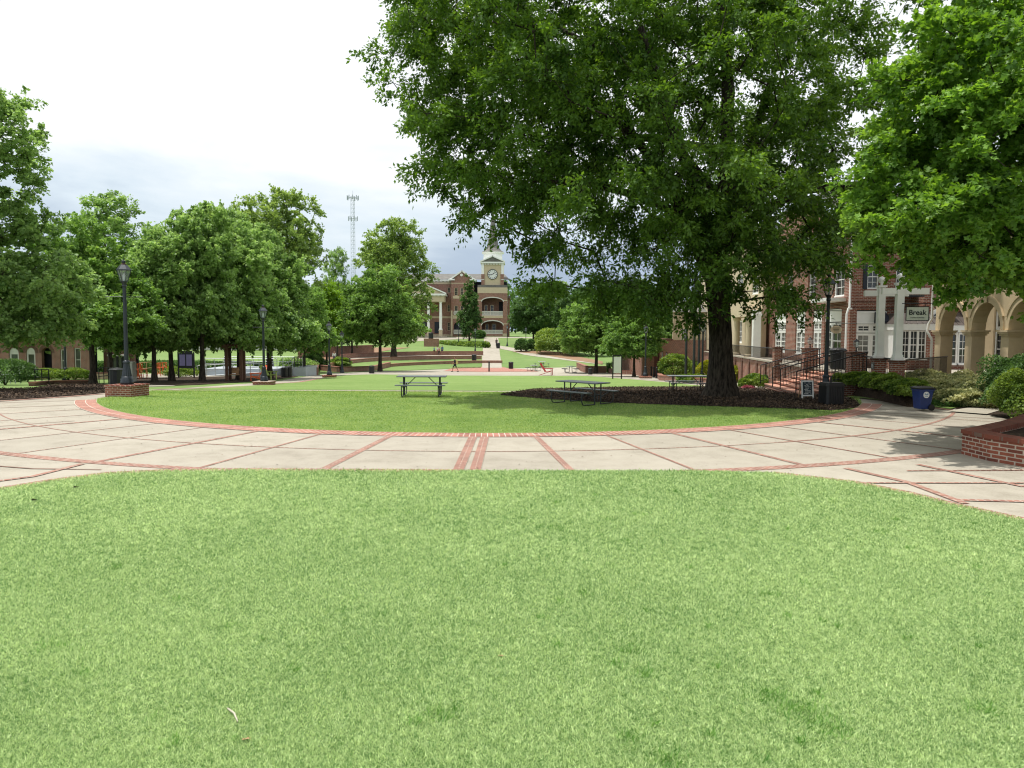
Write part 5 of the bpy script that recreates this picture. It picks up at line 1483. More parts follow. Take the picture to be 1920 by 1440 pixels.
    for k in range(3): window(b, .02 + .51 * k, .02 + .51 * k + .49, 1.0, 2.5, 0, 2, 4, .075)
    mb = MB(); mb.box(-.08, 1.63, -.08, 1.2, 2.52, 2.86); mb.build('fascia_panel', M['white'], b)
    mb = MB(); mb.add([(-.1, -.1, 2.87), (1.65, -.1, 2.87), (1.65, .9, 3.5), (-.1, .9, 3.5)], [(0, 1, 2, 3)])
    for k in range(7): mb.bar((-.08 + .28 * k, -.1, 2.88), (-.08 + .28 * k, .9, 3.51), .025, .03)
    mb.build('bay_roof', M['metalroof'], b)
    mb = MB(); mb.box(5.75, 9.2, -1.2, -.03, TZF, 4.6); mb.build('return_wall', M['stucco'], t)
    # navy awning
    mb = MB(); mb.add([(1.2, -.02, 3.5), (1.75, -.02, 3.5), (1.75, -.7, 3.05), (1.2, -.7, 3.05), (1.2, -.7, 2.95), (1.75, -.7, 2.95), (1.2, -.02, 2.95), (1.75, -.02, 2.95)], [(0, 1, 2, 3), (3, 2, 5, 4), (0, 3, 4, 6), (1, 7, 5, 2)]); mb.build('awning', M['navy'], t)
    # arched white window
    mb = MB(); N = 14
    x0, x1, zs = 3.35, 4.05, 2.9
    cx = (x0 + x1) / 2; a = (x1 - x0) / 2
    outer = [(x0 - .12, .8), (x0 - .12, zs)] + [(cx - (a + .12) * math.cos(PI * k / N), zs + (a + .12) * 1.6 * math.sin(PI * k / N)) for k in range(N + 1)] + [(x1 + .12, .8)]
    mb.prism(outer, -1.2, -1.14); aw = mb.build('window', M['white'], t)
    inner = [(x0, 1.1), (x0, zs)] + [(cx - a * math.cos(PI * k / N), zs + a * 1.6 * math.sin(PI * k / N)) for k in range(N + 1)] + [(x1, 1.1)]
    mb = MB(); mb.prism(inner, -1.23, -1.205); mb.build('pane', M['glass'], aw)
    mb = MB()
    for k in range(1, 7): mb.box(x0, x1, -1.25, -1.232, 1.1 + .36 * k - .012, 1.1 + .36 * k + .012)
    mb.box(cx - .012, cx + .012, -1.256, -1.252, 1.1, zs + .5); mb.build('glazing_bar', M['white'], aw)
    mb = MB(); mb.box(3.0, 4.5, -1.13, -.01, TZF, 4.2); mb.build('wall', M['brick'], t)
    # gutted dark body behind so that nothing shows through openings
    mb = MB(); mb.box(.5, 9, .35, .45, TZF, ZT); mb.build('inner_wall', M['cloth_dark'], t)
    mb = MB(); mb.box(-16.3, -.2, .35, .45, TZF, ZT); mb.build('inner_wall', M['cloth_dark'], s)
shops()

# ---- stucco arcade
def arcade():
    yp0 = 33.75; t = empty('stucco_arcade', RW(3.76, yp0, 0), RF, 'tan stucco building with a row of round arches at the right edge', 'building')
    W = .52; S = 2.58; Z0 = TZF; zs = 2.62; r = (S - W) / 2; zt = zs + r
    n = 7; L = n * S + W
    holes = [(W + S * k, S * (k + 1), Z0 - .01, zt, r) for k in range(n)]
    mb = MB(); mb.wall(0, L, Z0, 7.2, 0, .5, holes); mb.build('wall', M['stucco'], t)
    for k in range(n + 1):
        mb = MB(); a = S * k
        for dz, o in ((0, .05), (.07, .09), (.14, .13)): mb.box(a - o, a + W + o, -o, .5 + o, zs - .22 + dz, zs - .155 + dz)
        mb.build('capital', M['stucco'], t)
    for k in range(n):
        mb = MB(); cx = (holes[k][0] + holes[k][1]) / 2; N = 16
        for (ra, rb, d) in ((r + .0, r + .20, .04), (r + .20, r + .27, .07)):
            for q in range(N):
                a0, a1 = PI * q / N, PI * (q + 1) / N
                if (ra > r + .1) and (q < 2 or q > N - 3): continue
                mb.prism([(cx - ra * math.cos(a0), zs + ra * math.sin(a0)), (cx - ra * math.cos(a1), zs + ra * math.sin(a1)), (cx - rb * math.cos(a1), zs + rb * math.sin(a1)), (cx - rb * math.cos(a0), zs + rb * math.sin(a0))], -d, -.001)
        mb.box(cx - .11, cx + .11, -.10, -.072, zs + r + .0, zs + r + .34); mb.build('arch_moulding', M['stucco'], t)
    mb = MB(); mb.box(-.2, L, -.35, .6, 7.2, 7.45); mb.build('cornice', M['cream'], t)
    mb = MB(); mb.add([(-.3, -.5, 7.46), (L, -.5, 7.46), (L, 6, 9.8), (-.3, 6, 9.8)], [(0, 1, 2, 3)]); mb.build('roof', M['slate'], t)
    mb = MB(); mb.box(0, L, .5, 2.4, 3.95, 4.05); mb.build('ceiling', M['stucco'], t)
    mb = MB(); mb.wall(0, L, Z0, 3.95, 2.4, 2.6, [(.12 + S * k, 1.3 + S * k, 1.0, 3.5) for k in range(n)]); mb.build('inner_wall', M['stucco'], t)
    for k in range(n):
        window(t, .14 + S * k, 1.28 + S * k, 1.02, 2.62, 2.42, 2, 4, .10); window(t, .14 + S * k, 1.28 + S * k, 2.64, 3.48, 2.42, 2, 2, .14, mid=False, sill=False)
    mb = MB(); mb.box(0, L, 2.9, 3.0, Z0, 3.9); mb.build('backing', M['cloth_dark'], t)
    mb = MB(); mb.tube([(-.25, -.05, 7), (-.25, -.05, 3.1), (-.3, -.15, 2.9), (-.3, -.22, 2.6), (-.15, -.18, 2.4), (-.1, -.08, 2.2), (-.1, -.08, TZF)], .055, 8); mb.build('downspout', M['whiteold'], t)
arcade()
# ---- far cream building with corner columns
def cream():
    t = empty('stucco_building', RW(1.2, 53.9, 0), RF, 'cream stucco building with arched loggia behind the big trunk', 'building')
    mb = MB(); mb.wall(-26, 0, TZF, 9.5, 0, .3, [(-3.6, -1.1, TZF - .01, 3.7, .7), (-8.5, -6.3, 1.6, 3.4), (-13.5, -11.3, 1.6, 3.4), (-8.5, -6.3, 5.2, 7.0), (-13.5, -11.3, 5.2, 7.0), (-3.4, -1.3, 5.2, 7.0)]); mb.build('wall', M['cream'], t)
    for a in (-8.5, -13.5):
        for z in (1.6, 5.2): window(t, a + .03, a + 2.17, z + .02, z + 1.78, .08, 4, 4, .12)
    window(t, -3.37, -1.33, 5.22, 6.98, .08, 4, 4, .12)
    mb = MB(); mb.box(-25.8, -.1, .9, 1.0, TZF, 9.4); mb.build('inner_wall', M['stucco'], t)
    mb = MB(); mb.box(-26, .3, -.4, .4, 9.5, 9.9); mb.build('cornice', M['white'], t)
    mb = MB(); mb.add([(-26, -.5, 9.91), (.3, -.5, 9.91), (.3, 6, 13), (-26, 6, 13)], [(0, 1, 2, 3)]); mb.build('roof', M['slate'], t)
    for x_ in (-4.6, -.45):
        mb = MB(); mb.lathe([(.34, TZF), (.34, TZF + .12), (.24, TZF + .2), (.21, 3.3), (.3, 3.42), (.32, 3.55)], 18, cx=x_, cy=-.75); mb.build('column', M['cream'], t)
    mb = MB(); mb.box(-5.2, .1, -1.1, -.01, 3.56, 4.0); mb.build('beam', M['cream'], t)
    mb = MB(); mb.box(.35, .85, -.75, -.25, TZF, 4.0); mb.box(.30, .90, -.80, -.20, 3.6, 3.75); mb.build('corner_column', M['white'], t)
    mb = MB(); mb.tube([(-6, -1.27, .55), (-6, -1.45, .45), (-6, -1.48, -1.2)], .07, 8); mb.build('downspout', M['whiteold'], t)
cream()
def wing():
    Y = 76.0; g0 = terr(Y); x0, x1 = PX(1205, Y), PX(1392, Y)
    t = empty('brick_wing', (x0, Y, 0), 0, 'low red brick building with arched doorway seen left of the big trunk', 'building'); L = x1 - x0
    hx = lambda px: PX(px, Y) - x0
    z = lambda v, px=1280: ZV(v, px, Y)
    hs = [(hx(1227), hx(1237), g0, z(655), .3), (hx(1241), hx(1244), g0 + .5, z(659), .1), (hx(1249), hx(1252), g0 + .5, z(660), .1), (hx(1268), hx(1277), z(673), z(664)), (hx(1278), hx(1286), z(636), z(616)), (hx(1322), hx(1336), z(640), z(612))]
    mb = MB(); mb.wall(0, L, g0 - 1, z(638), 0, .4, hs[:4]); mb.build('wall', M['brick'], t)
    mb = MB(); mb.wall(hx(1262), L, z(638) + .002, z(585), .1, .4, hs[4:]); mb.build('upper_wall', M['cream'], t)
    for h in hs[1:]: window(t, h[0], h[1], h[2], h[3] - (.1 if len(h) > 4 else 0), .12, 2, 3, .05)
    mb = MB(); mb.box(hs[0][0], hs[0][1], .15, .22, g0, hs[0][3]); mb.build('door', plain('dark_red_door', (.10, .025, .02)), t)
    mb = MB(); mb.box(-.05, L, -.05, 8, z(638) - .12, z(638)) if False else mb.box(-.05, hx(1262) - .01, -.06, 6, z(638) + .001, z(638) + .12); mb.build('parapet', M['brickdark'], t)
    mb = MB(); mb.box(.0, .4, .41, 14, g0 - 1, z(638)); mb.build('side_wall', M['brick'], t)
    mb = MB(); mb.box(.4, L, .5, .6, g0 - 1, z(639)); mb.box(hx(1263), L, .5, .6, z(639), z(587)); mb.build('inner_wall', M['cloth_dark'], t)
    mb = MB(); mb.add([(hx(1260), -.3, z(585)), (L, -.3, z(585)), (L, 5, z(560)), (hx(1260), 5, z(560))], [(0, 1, 2, 3)]); mb.build('roof', M['slate'], t)
wing()

# ================================================================== TOWN HALL
def townhall():
    Y = 195.0; K = Y / F; XO = PX(867, Y); ZB = terr(190)
    t = empty('town_hall', (XO, Y, ZB), 0, 'red brick town hall with white portico and clock tower at the end of the green', 'town hall')
    hx = lambda px: (px - 867) * K
    hz = lambda v: (632.5 - v) * K
    def B(name, mat, *boxes):
        mb = MB()
        for (a, b, y0, y1, v0, v1) in boxes: mb.box(hx(a), hx(b), y0, y1, hz(v0), hz(v1))
        return mb.build(name, M[mat], t)
    # main block
    def rect(a, b, v0, v1, rise=0): return (hx(a), hx(b), hz(v0), hz(v1), rise) if rise else (hx(a), hx(b), hz(v0), hz(v1))
    mainw = [(a, a + 6, 551, 541) for a in (700, 716, 734, 754, 774, 839)] + [(a, a + 5, 586, 573) for a in (700, 716, 734, 754, 775, 796, 817, 839)] + [(a, a + 5, 621, 606) for a in (700, 716, 734, 754, 775, 796, 839)]
    mb = MB(); mb.wall(hx(690), hx(846), hz(632.5), hz(535), 0, .4, [rect(a, b, v0, v1) for a, b, v0, v1 in mainw]); mb.build('wall', M['brick'], t)
    for a, b, v0, v1 in mainw: window(t, hx(a), hx(b), hz(v0), hz(v1), .1, 2, 4, .10, mat='cream')
    B('frieze', 'cream', (689, 846, -.12, .4, 535, 529)); B('cornice', 'white', (688, 846, -.6, .4, 529, 526.6))
    mb = MB()
    for k in range(60): mb.box(hx(690 + 2.6 * k), hx(690 + 2.6 * k + 1.2), -.35, -.121, hz(531.5), hz(529)); 
    mb.build('dentil_band', M['white'], t)
    mb = MB(); mb.add([(hx(688), -.7, hz(526.5)), (hx(955), -.7, hz(526.5)), (hx(945), 9, hz(511)), (hx(698), 9, hz(511))], [(0, 1, 2, 3)]); mb.build('roof', M['slate'], t)
    B('stone_band', 'cream', (690, 846, -.06, -.002, 598, 594.5), (690, 846, -.08, -.002, 632.4, 628))
    # gable bay
    gh = [(853, 859.5, 556.5, 542), (863.5, 869.5, 556.5, 542), (874.5, 881, 556.5, 542), (853, 859.5, 592, 575), (864, 870, 592, 575), (875, 881, 592, 575)]
    mb = MB(); mb.wall(hx(847), hx(889), hz(632.5), hz(530), -1.6, -1.2, [rect(*g) for g in gh] + [(hx(852), hx(877), hz(625), hz(604), 1.0)]); mb.build('wall', M['brick'], t)
    for g in gh: window(t, hx(g[0]), hx(g[1]), hz(g[2]), hz(g[3]), -1.5, 2, 4, .12, mat='cream', glass='glass')
    mb = MB(); mb.prism([(hx(846), hz(530)), (hx(890), hz(530)), (hx(867), hz(512))], -1.6, -1.2); mb.build('gable', M['brick'], t)
    mb = MB(); mb.bar((hx(841), -1.75, hz(529.5)), (hx(867.5), -1.75, hz(511)), .5, .35); mb.bar((hx(894), -1.75, hz(529.5)), (hx(866.5), -1.75, hz(511)), .5, .35); mb.box(hx(842), hx(853.5), -2.1, -1.61, hz(528.5), hz(526)); mb.box(hx(881), hx(893), -2.1, -1.61, hz(528.5), hz(526)); mb.build('raking_cornice', M['white'], t)
    mb = MB(); mb.add([(hx(841), -1.9, hz(529)), (hx(867), -1.9, hz(510.4)), (hx(867), 6, hz(510.4)), (hx(841), 6, hz(529)), (hx(894), -1.9, hz(529)), (hx(894), 6, hz(529))], [(0, 1, 2, 3), (1, 4, 5, 2)]); mb.build('gable_roof', M['slate'], t)
    mb = MB(); mb.tube([(hx(866), -1.75, hz(518.5)), (hx(866), -1.62, hz(518.5))], .36, 16); mb.build('round_ornament', M['white'], t)
    B('stone_band', 'cream', (847, 889, -1.66, -1.602, 534.5, 533), (850, 862, -1.68, -1.602, 562, 557), (850, 886, -1.68, -1.602, 599, 592.5), (846.5, 849.5, -1.75, -1.602, 632, 584))
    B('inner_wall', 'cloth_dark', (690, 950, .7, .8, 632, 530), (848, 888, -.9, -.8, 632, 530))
    # balustrades
    def balu(a, b, v0, v1, y):
        mb = MB(); mb.box(hx(a), hx(b), y, y + .25, hz(v1 + 1.2), hz(v1)); mb.box(hx(a), hx(b), y, y + .25, hz(v0), hz(v0 - 1.4)); n = int((b - a) / 1.35)
        for k in range(n + 1): q = hx(a + (b - a) * k / n); mb.box(q - .06, q + .06, y + .05, y + .2, hz(v0 - 1.4), hz(v1 + 1.2))
        mb.build('balustrade', M['whiteold'], t)
    balu(852, 877, 627.5, 619.5, -1.95); balu(852, 886, 592, 585, -2.0)
    # tower base
    x0, x1 = 896, 951
    mb = MB(); mb.wall(hx(x0), hx(x1), hz(632.5), hz(552), -2.6, -2.1, [(hx(904), hx(943), hz(627), hz(603), 1.1), (hx(904), hx(943), hz(593), hz(560.5), .95)]); mb.box(hx(896), hx(897.4), -2.09, .0, hz(632.5), hz(552)); mb.build('wall', M['brick'], t)
    mb = MB(); mb.wall(hx(x0), hx(x1), hz(632.5), hz(552), .0, .35, [(hx(908), hx(914), hz(590), hz(573)), (hx(919), hx(926), hz(592), hz(573)), (hx(935), hx(943), hz(592), hz(567)), (hx(910), hx(916), hz(625), hz(608)), (hx(922), hx(930), hz(627), hz(608))]); mb.build('inner_wall', M['brickdark'], t)
    for a, b, v0, v1 in ((908, 914, 590, 573), (919, 926, 592, 573), (910, 916, 625, 608), (922, 930, 627, 608)): window(t, hx(a), hx(b), hz(v0), hz(v1), .05, 2, 3, .12, mat='cream')
    B('floor_slab', 'cream', (897.5, 950, -2.08, -.002, 596, 593.6), (897.5, 950, -2.08, -.002, 632, 628)); balu(904, 943, 593, 585, -2.5); balu(904, 943, 627, 619.5, -2.5)
    B('stone_band', 'cream', (904, 943, -2.66, -2.602, 597.5, 593.2), (x0, 904, -2.66, -2.602, 566, 564.4), (943, x1, -2.66, -2.602, 566, 564.4), (943, x1, -2.66, -2.602, 609, 607.6), (942.5, 951.2, -2.7, -2.602, 632.4, 626), (x0 - .2, x1 + .2, -2.72, -2.602, 632.4, 630.5))
    mb = MB()
    for (cz, r) in ((hz(560.5) - .95, .95), (hz(603) - 1.1, 1.1)):
        N = 14; cx = hx(923.5); a = (hx(943) - hx(904)) / 2
        for q in range(N):
            A0, A1 = PI * q / N, PI * (q + 1) / N
            p = lambda A, o: (cx - (a + o) * math.cos(A), cz + (r + o) * math.sin(A))
            mb.prism([p(A0, 0), p(A1, 0), p(A1, .25), p(A0, .25)], -2.68, -2.603)
    mb.build('arch_trim', M['whiteold'], t)
    B('frieze', 'cream', (x0, x1, -2.62, .3, 552, 541.5)); B('parapet_roof', 'slate', (x0, x1, -2.4, .3, 541.4, 537))
    # clock stage
    mb = MB(); a, b = hx(903), hx(944); mb.box(a, b, -2.0, 3.4, hz(537), hz(498)); mb.build('clock_stage', M['cream'], t)
    B('pier', 'white', (903, 907.5, -2.15, -2.002, 537, 497.5), (939.5, 944, -2.15, -2.002, 537, 497.5))
    B('brick_quoin', 'brick', (902.6, 908.8, -2.25, -2.152, 526, 517), (938, 944.4, -2.25, -2.152, 526, 517), (902.6, 908.8, -2.25, -2.152, 536.9, 527.5), (938, 944.4, -2.25, -2.152, 536.9, 527.5))
    B('cornice', 'white', (901, 946, -2.5, 3.6, 497.4, 494.6))
    mb = MB()
    for k in range(14): mb.box(hx(904.5 + 2.8 * k), hx(904.5 + 2.8 * k + 1.2), -2.3, -2.153, hz(500), hz(497.5))
    mb.build('dentil_band', M['white'], t)
    mb = MB(); mb.prism([(hx(901.5), hz(494.5)), (hx(945.5), hz(494.5)), (hx(923.5), hz(484))], -2.45, -1.9); mb.build('pediment', M['slate'], t)
    mb = MB(); mb.bar((hx(900.5), -2.55, hz(494.4)), (hx(924), -2.55, hz(484)), .3, .3); mb.bar((hx(946.5), -2.55, hz(494.4)), (hx(923), -2.55, hz(484)), .3, .3)
    mb.add([(hx(901), -2.6, hz(494)), (hx(923.5), -2.6, hz(483.4)), (hx(923.5), 3.5, hz(483.4)), (hx(901), 3.5, hz(494)), (hx(946), -2.6, hz(494)), (hx(946), 3.5, hz(494))], [(0, 1, 2, 3), (1, 4, 5, 2)]); mb.build('raking_cornice', M['white'], t)
    mb = MB()
    cy = .7
    def ring(r, v, n=8): return [(hx(923.5) + r * math.cos(PI / 8 + k * PI / 4), cy + r * math.sin(PI / 8 + k * PI / 4), hz(v)) for k in range(n)]
    def loft(mb, rs):
        V = []; [V.extend(ring(r, v)) for r, v in rs]; Fc = []
        for i in range(len(rs) - 1):
            for k in range(8): Fc.append((i * 8 + k, i * 8 + (k + 1) % 8, i * 8 + 8 + (k + 1) % 8, i * 8 + 8 + k))
        Fc.append(tuple(range(8))); Fc.append(tuple(range(len(rs) * 8 - 8, len(rs) * 8))); mb.add(V, Fc)
    loft(mb, [(2.6, 494), (2.5, 478.5), (2.95, 477.5), (3.0, 475.6)]); mb.build('lantern_stage', M['white'], t)
    mb = MB(); loft(mb, [(3.0, 475.5), (2.3, 472.5), (1.75, 468), (1.45, 461), (1.2, 450), (.85, 432), (.45, 412), (.08, 396)]); mb.build('spire', M['slate'], t)
    # clock
    cx, cz = hx(923.5), hz(517.3); R_ = 8.6 * K
    mb = MB(); mb.tube([(cx, -2.12, cz), (cx, -2.003, cz)], R_ * 1.0, 40); ck = mb.build('clock_face', M['paper'], t)
    mb = MB(); N = 40
    for q in range(N):
        A0, A1 = 2 * PI * q / N, 2 * PI * (q + 1) / N
        p = lambda A, r: (cx + r * math.cos(A), cz + r * math.sin(A))
        mb.prism([p(A0, R_), p(A1, R_), p(A1, R_ * 1.1), p(A0, R_ * 1.1)], -2.2, -2.004)
    mb.build('rim', M['steel'], ck)
    mb = MB()
    for h in range(12):
        A = h * PI / 6; s_, c_ = math.sin(A), math.cos(A); wd = .12 if h % 3 else .17
        mb.bar((cx + s_ * R_ * .68, -2.135, cz + c_ * R_ * .68), (cx + s_ * R_ * .92, -2.135, cz + c_ * R_ * .92), .02, wd)
    mb.build('numeral', M['iron'], ck)
    mb = MB(); A = math.radians(52); mb.bar((cx, -2.16, cz), (cx + math.sin(A) * R_ * .55, -2.16, cz + math.cos(A) * R_ * .55), .02, .16)
    A = math.radians(258); mb.bar((cx, -2.19, cz), (cx + math.sin(A) * R_ * .8, -2.19, cz + math.cos(A) * R_ * .8), .02, .11); mb.build('hand', M['iron'], ck)
    # portico
    py = -6.0
    for px in (765, 786.5, 808.5, 830.5):
        mb = MB(); x_ = hx(px); mb.box(x_ - .42, x_ + .42, py - .42, py + .42, hz(632), hz(621.5)); mb.box(x_ - .50, x_ + .50, py - .5, py + .5, hz(621.4), hz(620)); mb.build('pedestal', M['cream'], t)
        mb = MB(); mb.smooth = False; mb.lathe([(.46, hz(620)), (.44, hz(618)), (.34, hz(617)), (.36, hz(600)), (.29, hz(571.5)), (.38, hz(570.5)), (.44, hz(569.2))], 20, cx=x_, cy=py); mb.build('column', M['white'], t)
    B('entablature', 'cream', (757, 836.5, py - .5, .0, 569, 558)); B('cornice', 'white', (754, 839.5, py - 1.0, .0, 557.9, 554.8))
    mb = MB()
    for k in range(34): mb.box(hx(757 + 2.4 * k), hx(757 + 2.4 * k + 1.1), py - .8, py - .502, hz(559.6), hz(557.95))
    mb.build('dentil_band', M['white'], t)
    mb = MB(); mb.prism([(hx(757), hz(554.7)), (hx(837), hz(554.7)), (hx(797), hz(537.5))], py - .45, py - .3); mb.build('pediment', M['cream'], t)
    mb = MB(); mb.bar((hx(753), py - .65, hz(554.5)), (hx(798), py - .65, hz(535.6)), .7, .3); mb.bar((hx(841), py - .65, hz(554.5)), (hx(796), py - .65, hz(535.6)), .7, .3); mb.build('raking_cornice', M['white'], t)
    mb = MB(); mb.add([(hx(753), py - .9, hz(554)), (hx(797), py - .9, hz(535)), (hx(797), 1, hz(535)), (hx(753), 1, hz(554)), (hx(841), py - .9, hz(554)), (hx(841), 1, hz(554))], [(0, 1, 2, 3), (1, 4, 5, 2)]); mb.build('portico_roof', M['slate'], t)
    text('CITY HALL', .95, M['iron'], t, 'lettering', (hx(797), py - .52, hz(563)), off=.01, sx=1.22)
    B('portico_floor', 'concrete', (755, 842, py - 1.5, -.1, 634, 631.8))
    B('door', 'navy', (815, 824.5, -.12, -.003, 626, 605), (792, 800, -.12, -.003, 626, 605))
    B('entrance_steps', 'concrete', (755, 842, py - 2.6, py - 1.51, 636, 633.5))
    # side wing of the tower
    B('side_wall', 'brick', (951.2, 955, 1, 9, 632, 560)); B('eave', 'metalroof', (951.2, 957, .5, 9.5, 559.9, 556))
townhall()

# ================================================================== LEFT SIDE
def leftbuilding():
    Y = 63.0; g0 = terr(Y); x0 = PX(-170, Y)
    t = empty('brick_shop', (x0, Y, 0), 0, 'low brick building with arched white doors at the far left', 'building')
    hx = lambda px: PX(px, Y) - x0; z = lambda v: ZV(v, 90, Y)
    ar = [(-58, -41), (-22, -5), (16, 34), (48, 65), (77, 96)]
    L = hx(168)
    hs = [(hx(a), hx(b), g0 + .05, z(652), .42) for a, b in ar] + [(hx(112), hx(124), z(697), z(655)), (hx(138), hx(150), z(697), z(652))]
    mb = MB(); mb.wall(0, L, g0 - 1, z(598), 0, .35, hs); mb.build('wall', M['brick'], t)
    for k, h in enumerate(hs[:5]):
        N = 10; cx = (h[0] + h[1]) / 2; a = (h[1] - h[0]) / 2; zs = h[3] - .42
        if k < 4:
            mb = MB(); mb.prism([(h[0], zs + .0)] + [(cx - a * math.cos(PI * q / N), zs + .42 * math.sin(PI * q / N)) for q in range(N + 1)] + [(h[1], zs)], .08, .14); mb.build('arched_panel', M['whiteold'], t)
            window(t, h[0], h[1], g0 + .05, zs - .003, .08, 1, 2, .13, 'glass', mid=False, mat='whiteold', sill=False).name = 'door'
        mb = MB()
        for q in range(N):
            A0, A1 = PI * q / N, PI * (q + 1) / N; p = lambda A, o: (cx - (a + o) * math.cos(A), zs + (.42 + o) * math.sin(A))
            mb.prism([p(A0, .02), p(A1, .02), p(A1, .24), p(A0, .24)], -.04, -.002)
        mb.build('arch_trim', M['brickdark'], t)
    for h in hs[5:]: window(t, h[0], h[1], h[2], h[3], .1, 1, 2, .08, mat='whiteold')
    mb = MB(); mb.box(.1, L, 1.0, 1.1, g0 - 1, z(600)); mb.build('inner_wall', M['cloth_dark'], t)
    mb = MB(); mb.box(-.2, L + .2, -.3, 6, z(598) + .001, z(598) + .2); mb.build('roof', M['slate'], t)
    s = empty('storefront', (L + .3, 1.5, 0)); s.parent = t
    w_ = hx(226) - L
    mb = MB(); mb.wall(0, w_, g0 - 1, z(612), 0, .35, [(w_ * .25, w_ * .78, g0, z(668))]); mb.build('wall', M['brickdark'], s)
    mb = MB(); mb.box(w_ * .22, w_ * .82, -.5, -.01, z(668), z(665)); mb.build('awning', M['whiteold'], s)
    for k in range(3): window(s, w_ * (.26 + .17 * k), w_ * (.42 + .17 * k), g0 + .1, z(669), .1, 1, 1, .06, mat='iron', sill=False)
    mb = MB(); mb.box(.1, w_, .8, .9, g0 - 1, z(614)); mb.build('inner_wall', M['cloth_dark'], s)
    text('THE', .32, M['paper'], s, 'lettering', (w_ * .5, -.03, z(656))) if False else None
leftbuilding()
# railings at the left
def metalrail(p0, p1, h, label, mat='rail', n=6, name='railing', rows=2, group=None):
    p0 = Vector(p0); p1 = Vector(p1); t = empty(name, p0, 0, label, 'railing', group)
    d = p1 - p0; mb = MB()
    for k in range(rows): z = h * (1 - k / max(rows, 1)) ; mb.tube([(0, 0, z), (d.x, d.y, d.z + z)], .028, 6)
    mb.build('rail', M[mat], t)
    for k in range(n + 1):
        q = d * (k / n); mb = MB(); mb.tube([(q.x, q.y, q.z - .02), (q.x, q.y, q.z + h)], .026, 6); mb.build('post', M[mat], t)
    return t
metalrail(G(2, 719), G(38, 719), 1.1, 'pale railing at the far left edge', n=4)
metalrail(G(66, 722), G(92, 722), .9, 'black handrail behind the left mulch bed', 'iron', 2)
metalrail(G(186, 722), G(212, 718), 1.0, 'black handrail left of the nearest lamp post', 'iron', 3)

def stage():
    Y0 = 71.0; z0 = terr(Y0)
    def X(px): return PX(px, Y0)
    t = empty('stage', (X(380), Y0, z0), 0, 'low grey stage platform with ramp behind the left trees', 'stage')
    hx = lambda px: X(px) - X(380)
    mb = MB(); mb.box(hx(380), hx(520), 0, 5, -.3, .62); mb.build('deck', M['stage'], t)
    mb = MB(); v = [(hx(380), -1.6, .0), (hx(512), -1.6, .45), (hx(512), -.02, .45), (hx(380), -.02, .0)]
    mb.add([(x, y, -.3) for x, y, z in v] + v, [(0, 1, 2, 3), (4, 5, 6, 7), (0, 1, 5, 4), (1, 2, 6, 5), (2, 3, 7, 6), (3, 0, 4, 7)]); mb.build('ramp', M['stage'], t)
    mb = MB(); mb.box(hx(556), hx(579), -1.2, 3, -.3, .85); mb.build('landing', M['stage'], t)
    for k in range(4):
        mb = MB(); mb.box(hx(541) + .18 * k, hx(556) - .003, -1.0, .6, -.3 if k == 0 else .18 * k + .002, .18 * (k + 1)); mb.build('step', M['stage'], t)
    B0 = Vector((X(380), Y0, z0))
    g = 'galvanised railings around the stage'
    metalrail(B0 + Vector((hx(383), -1.6, .02)), B0 + Vector((hx(512), -1.6, .45)), .95, 'front railing of the stage ramp', n=8, group=g)
    metalrail(B0 + Vector((hx(383), .1, .62)), B0 + Vector((hx(518), .1, .62)), .95, 'middle railing along the stage deck', n=8, group=g)
    metalrail(B0 + Vector((hx(383), 4.8, .62)), B0 + Vector((hx(540), 4.8, .62)), .95, 'rear railing of the stage deck', n=8, group=g)
    metalrail(B0 + Vector((hx(536), -1.05, .02)), B0 + Vector((hx(557), -1.05, .85)), .9, 'sloping handrail of the stage steps', n=2, group=g)
    metalrail(B0 + Vector((hx(558), -1.1, .85)), B0 + Vector((hx(577), -1.1, .85)), .95, 'dark railing on the stage landing', 'iron', 7, group=g)
stage()
# timber swing
t = empty('swing_bench', G(442, 714), .1, 'brown timber frame with hanging swing bench under the left trees', 'swing bench')
Y = t.location.y; w_ = 13 * Y / F; hh = 62 * Y / F
for s_ in (-1, 1):
    for q in (-.45, .45): mb = MB(); mb.box(s_ * w_ - .09, s_ * w_ + .09, q - .09, q + .09, 0, hh); mb.build('post', M['wood'], t)
mb = MB(); mb.box(-w_ - .3, w_ + .3, -.5, -.4, hh, hh + .18); mb.box(-w_ - .3, w_ + .3, .4, .5, hh, hh + .18)
for k in range(6): mb.box(-w_ + .34 * k * w_ / .85 - .04, -w_ + .34 * k * w_ / .85 + .04, -.7, .7, hh + .182, hh + .26)
mb.build('roof_beam', M['wood'], t)
mb = MB(); mb.box(-w_ + .15, w_ - .15, -.25, .25, .42, .48); mb.build('seat', M['palewood'], t); mb = MB(); mb.box(-w_ + .15, w_ - .15, .22, .28, .5, .95); mb.build('backrest', M['palewood'], t)
mb = MB(); [mb.tube([(s_ * (w_ - .18), q, .48), (s_ * (w_ - .18), 0, hh)], .012, 4) for s_ in (-1, 1) for q in (-.22, .22)]; mb.build('chain', M['iron'], t)
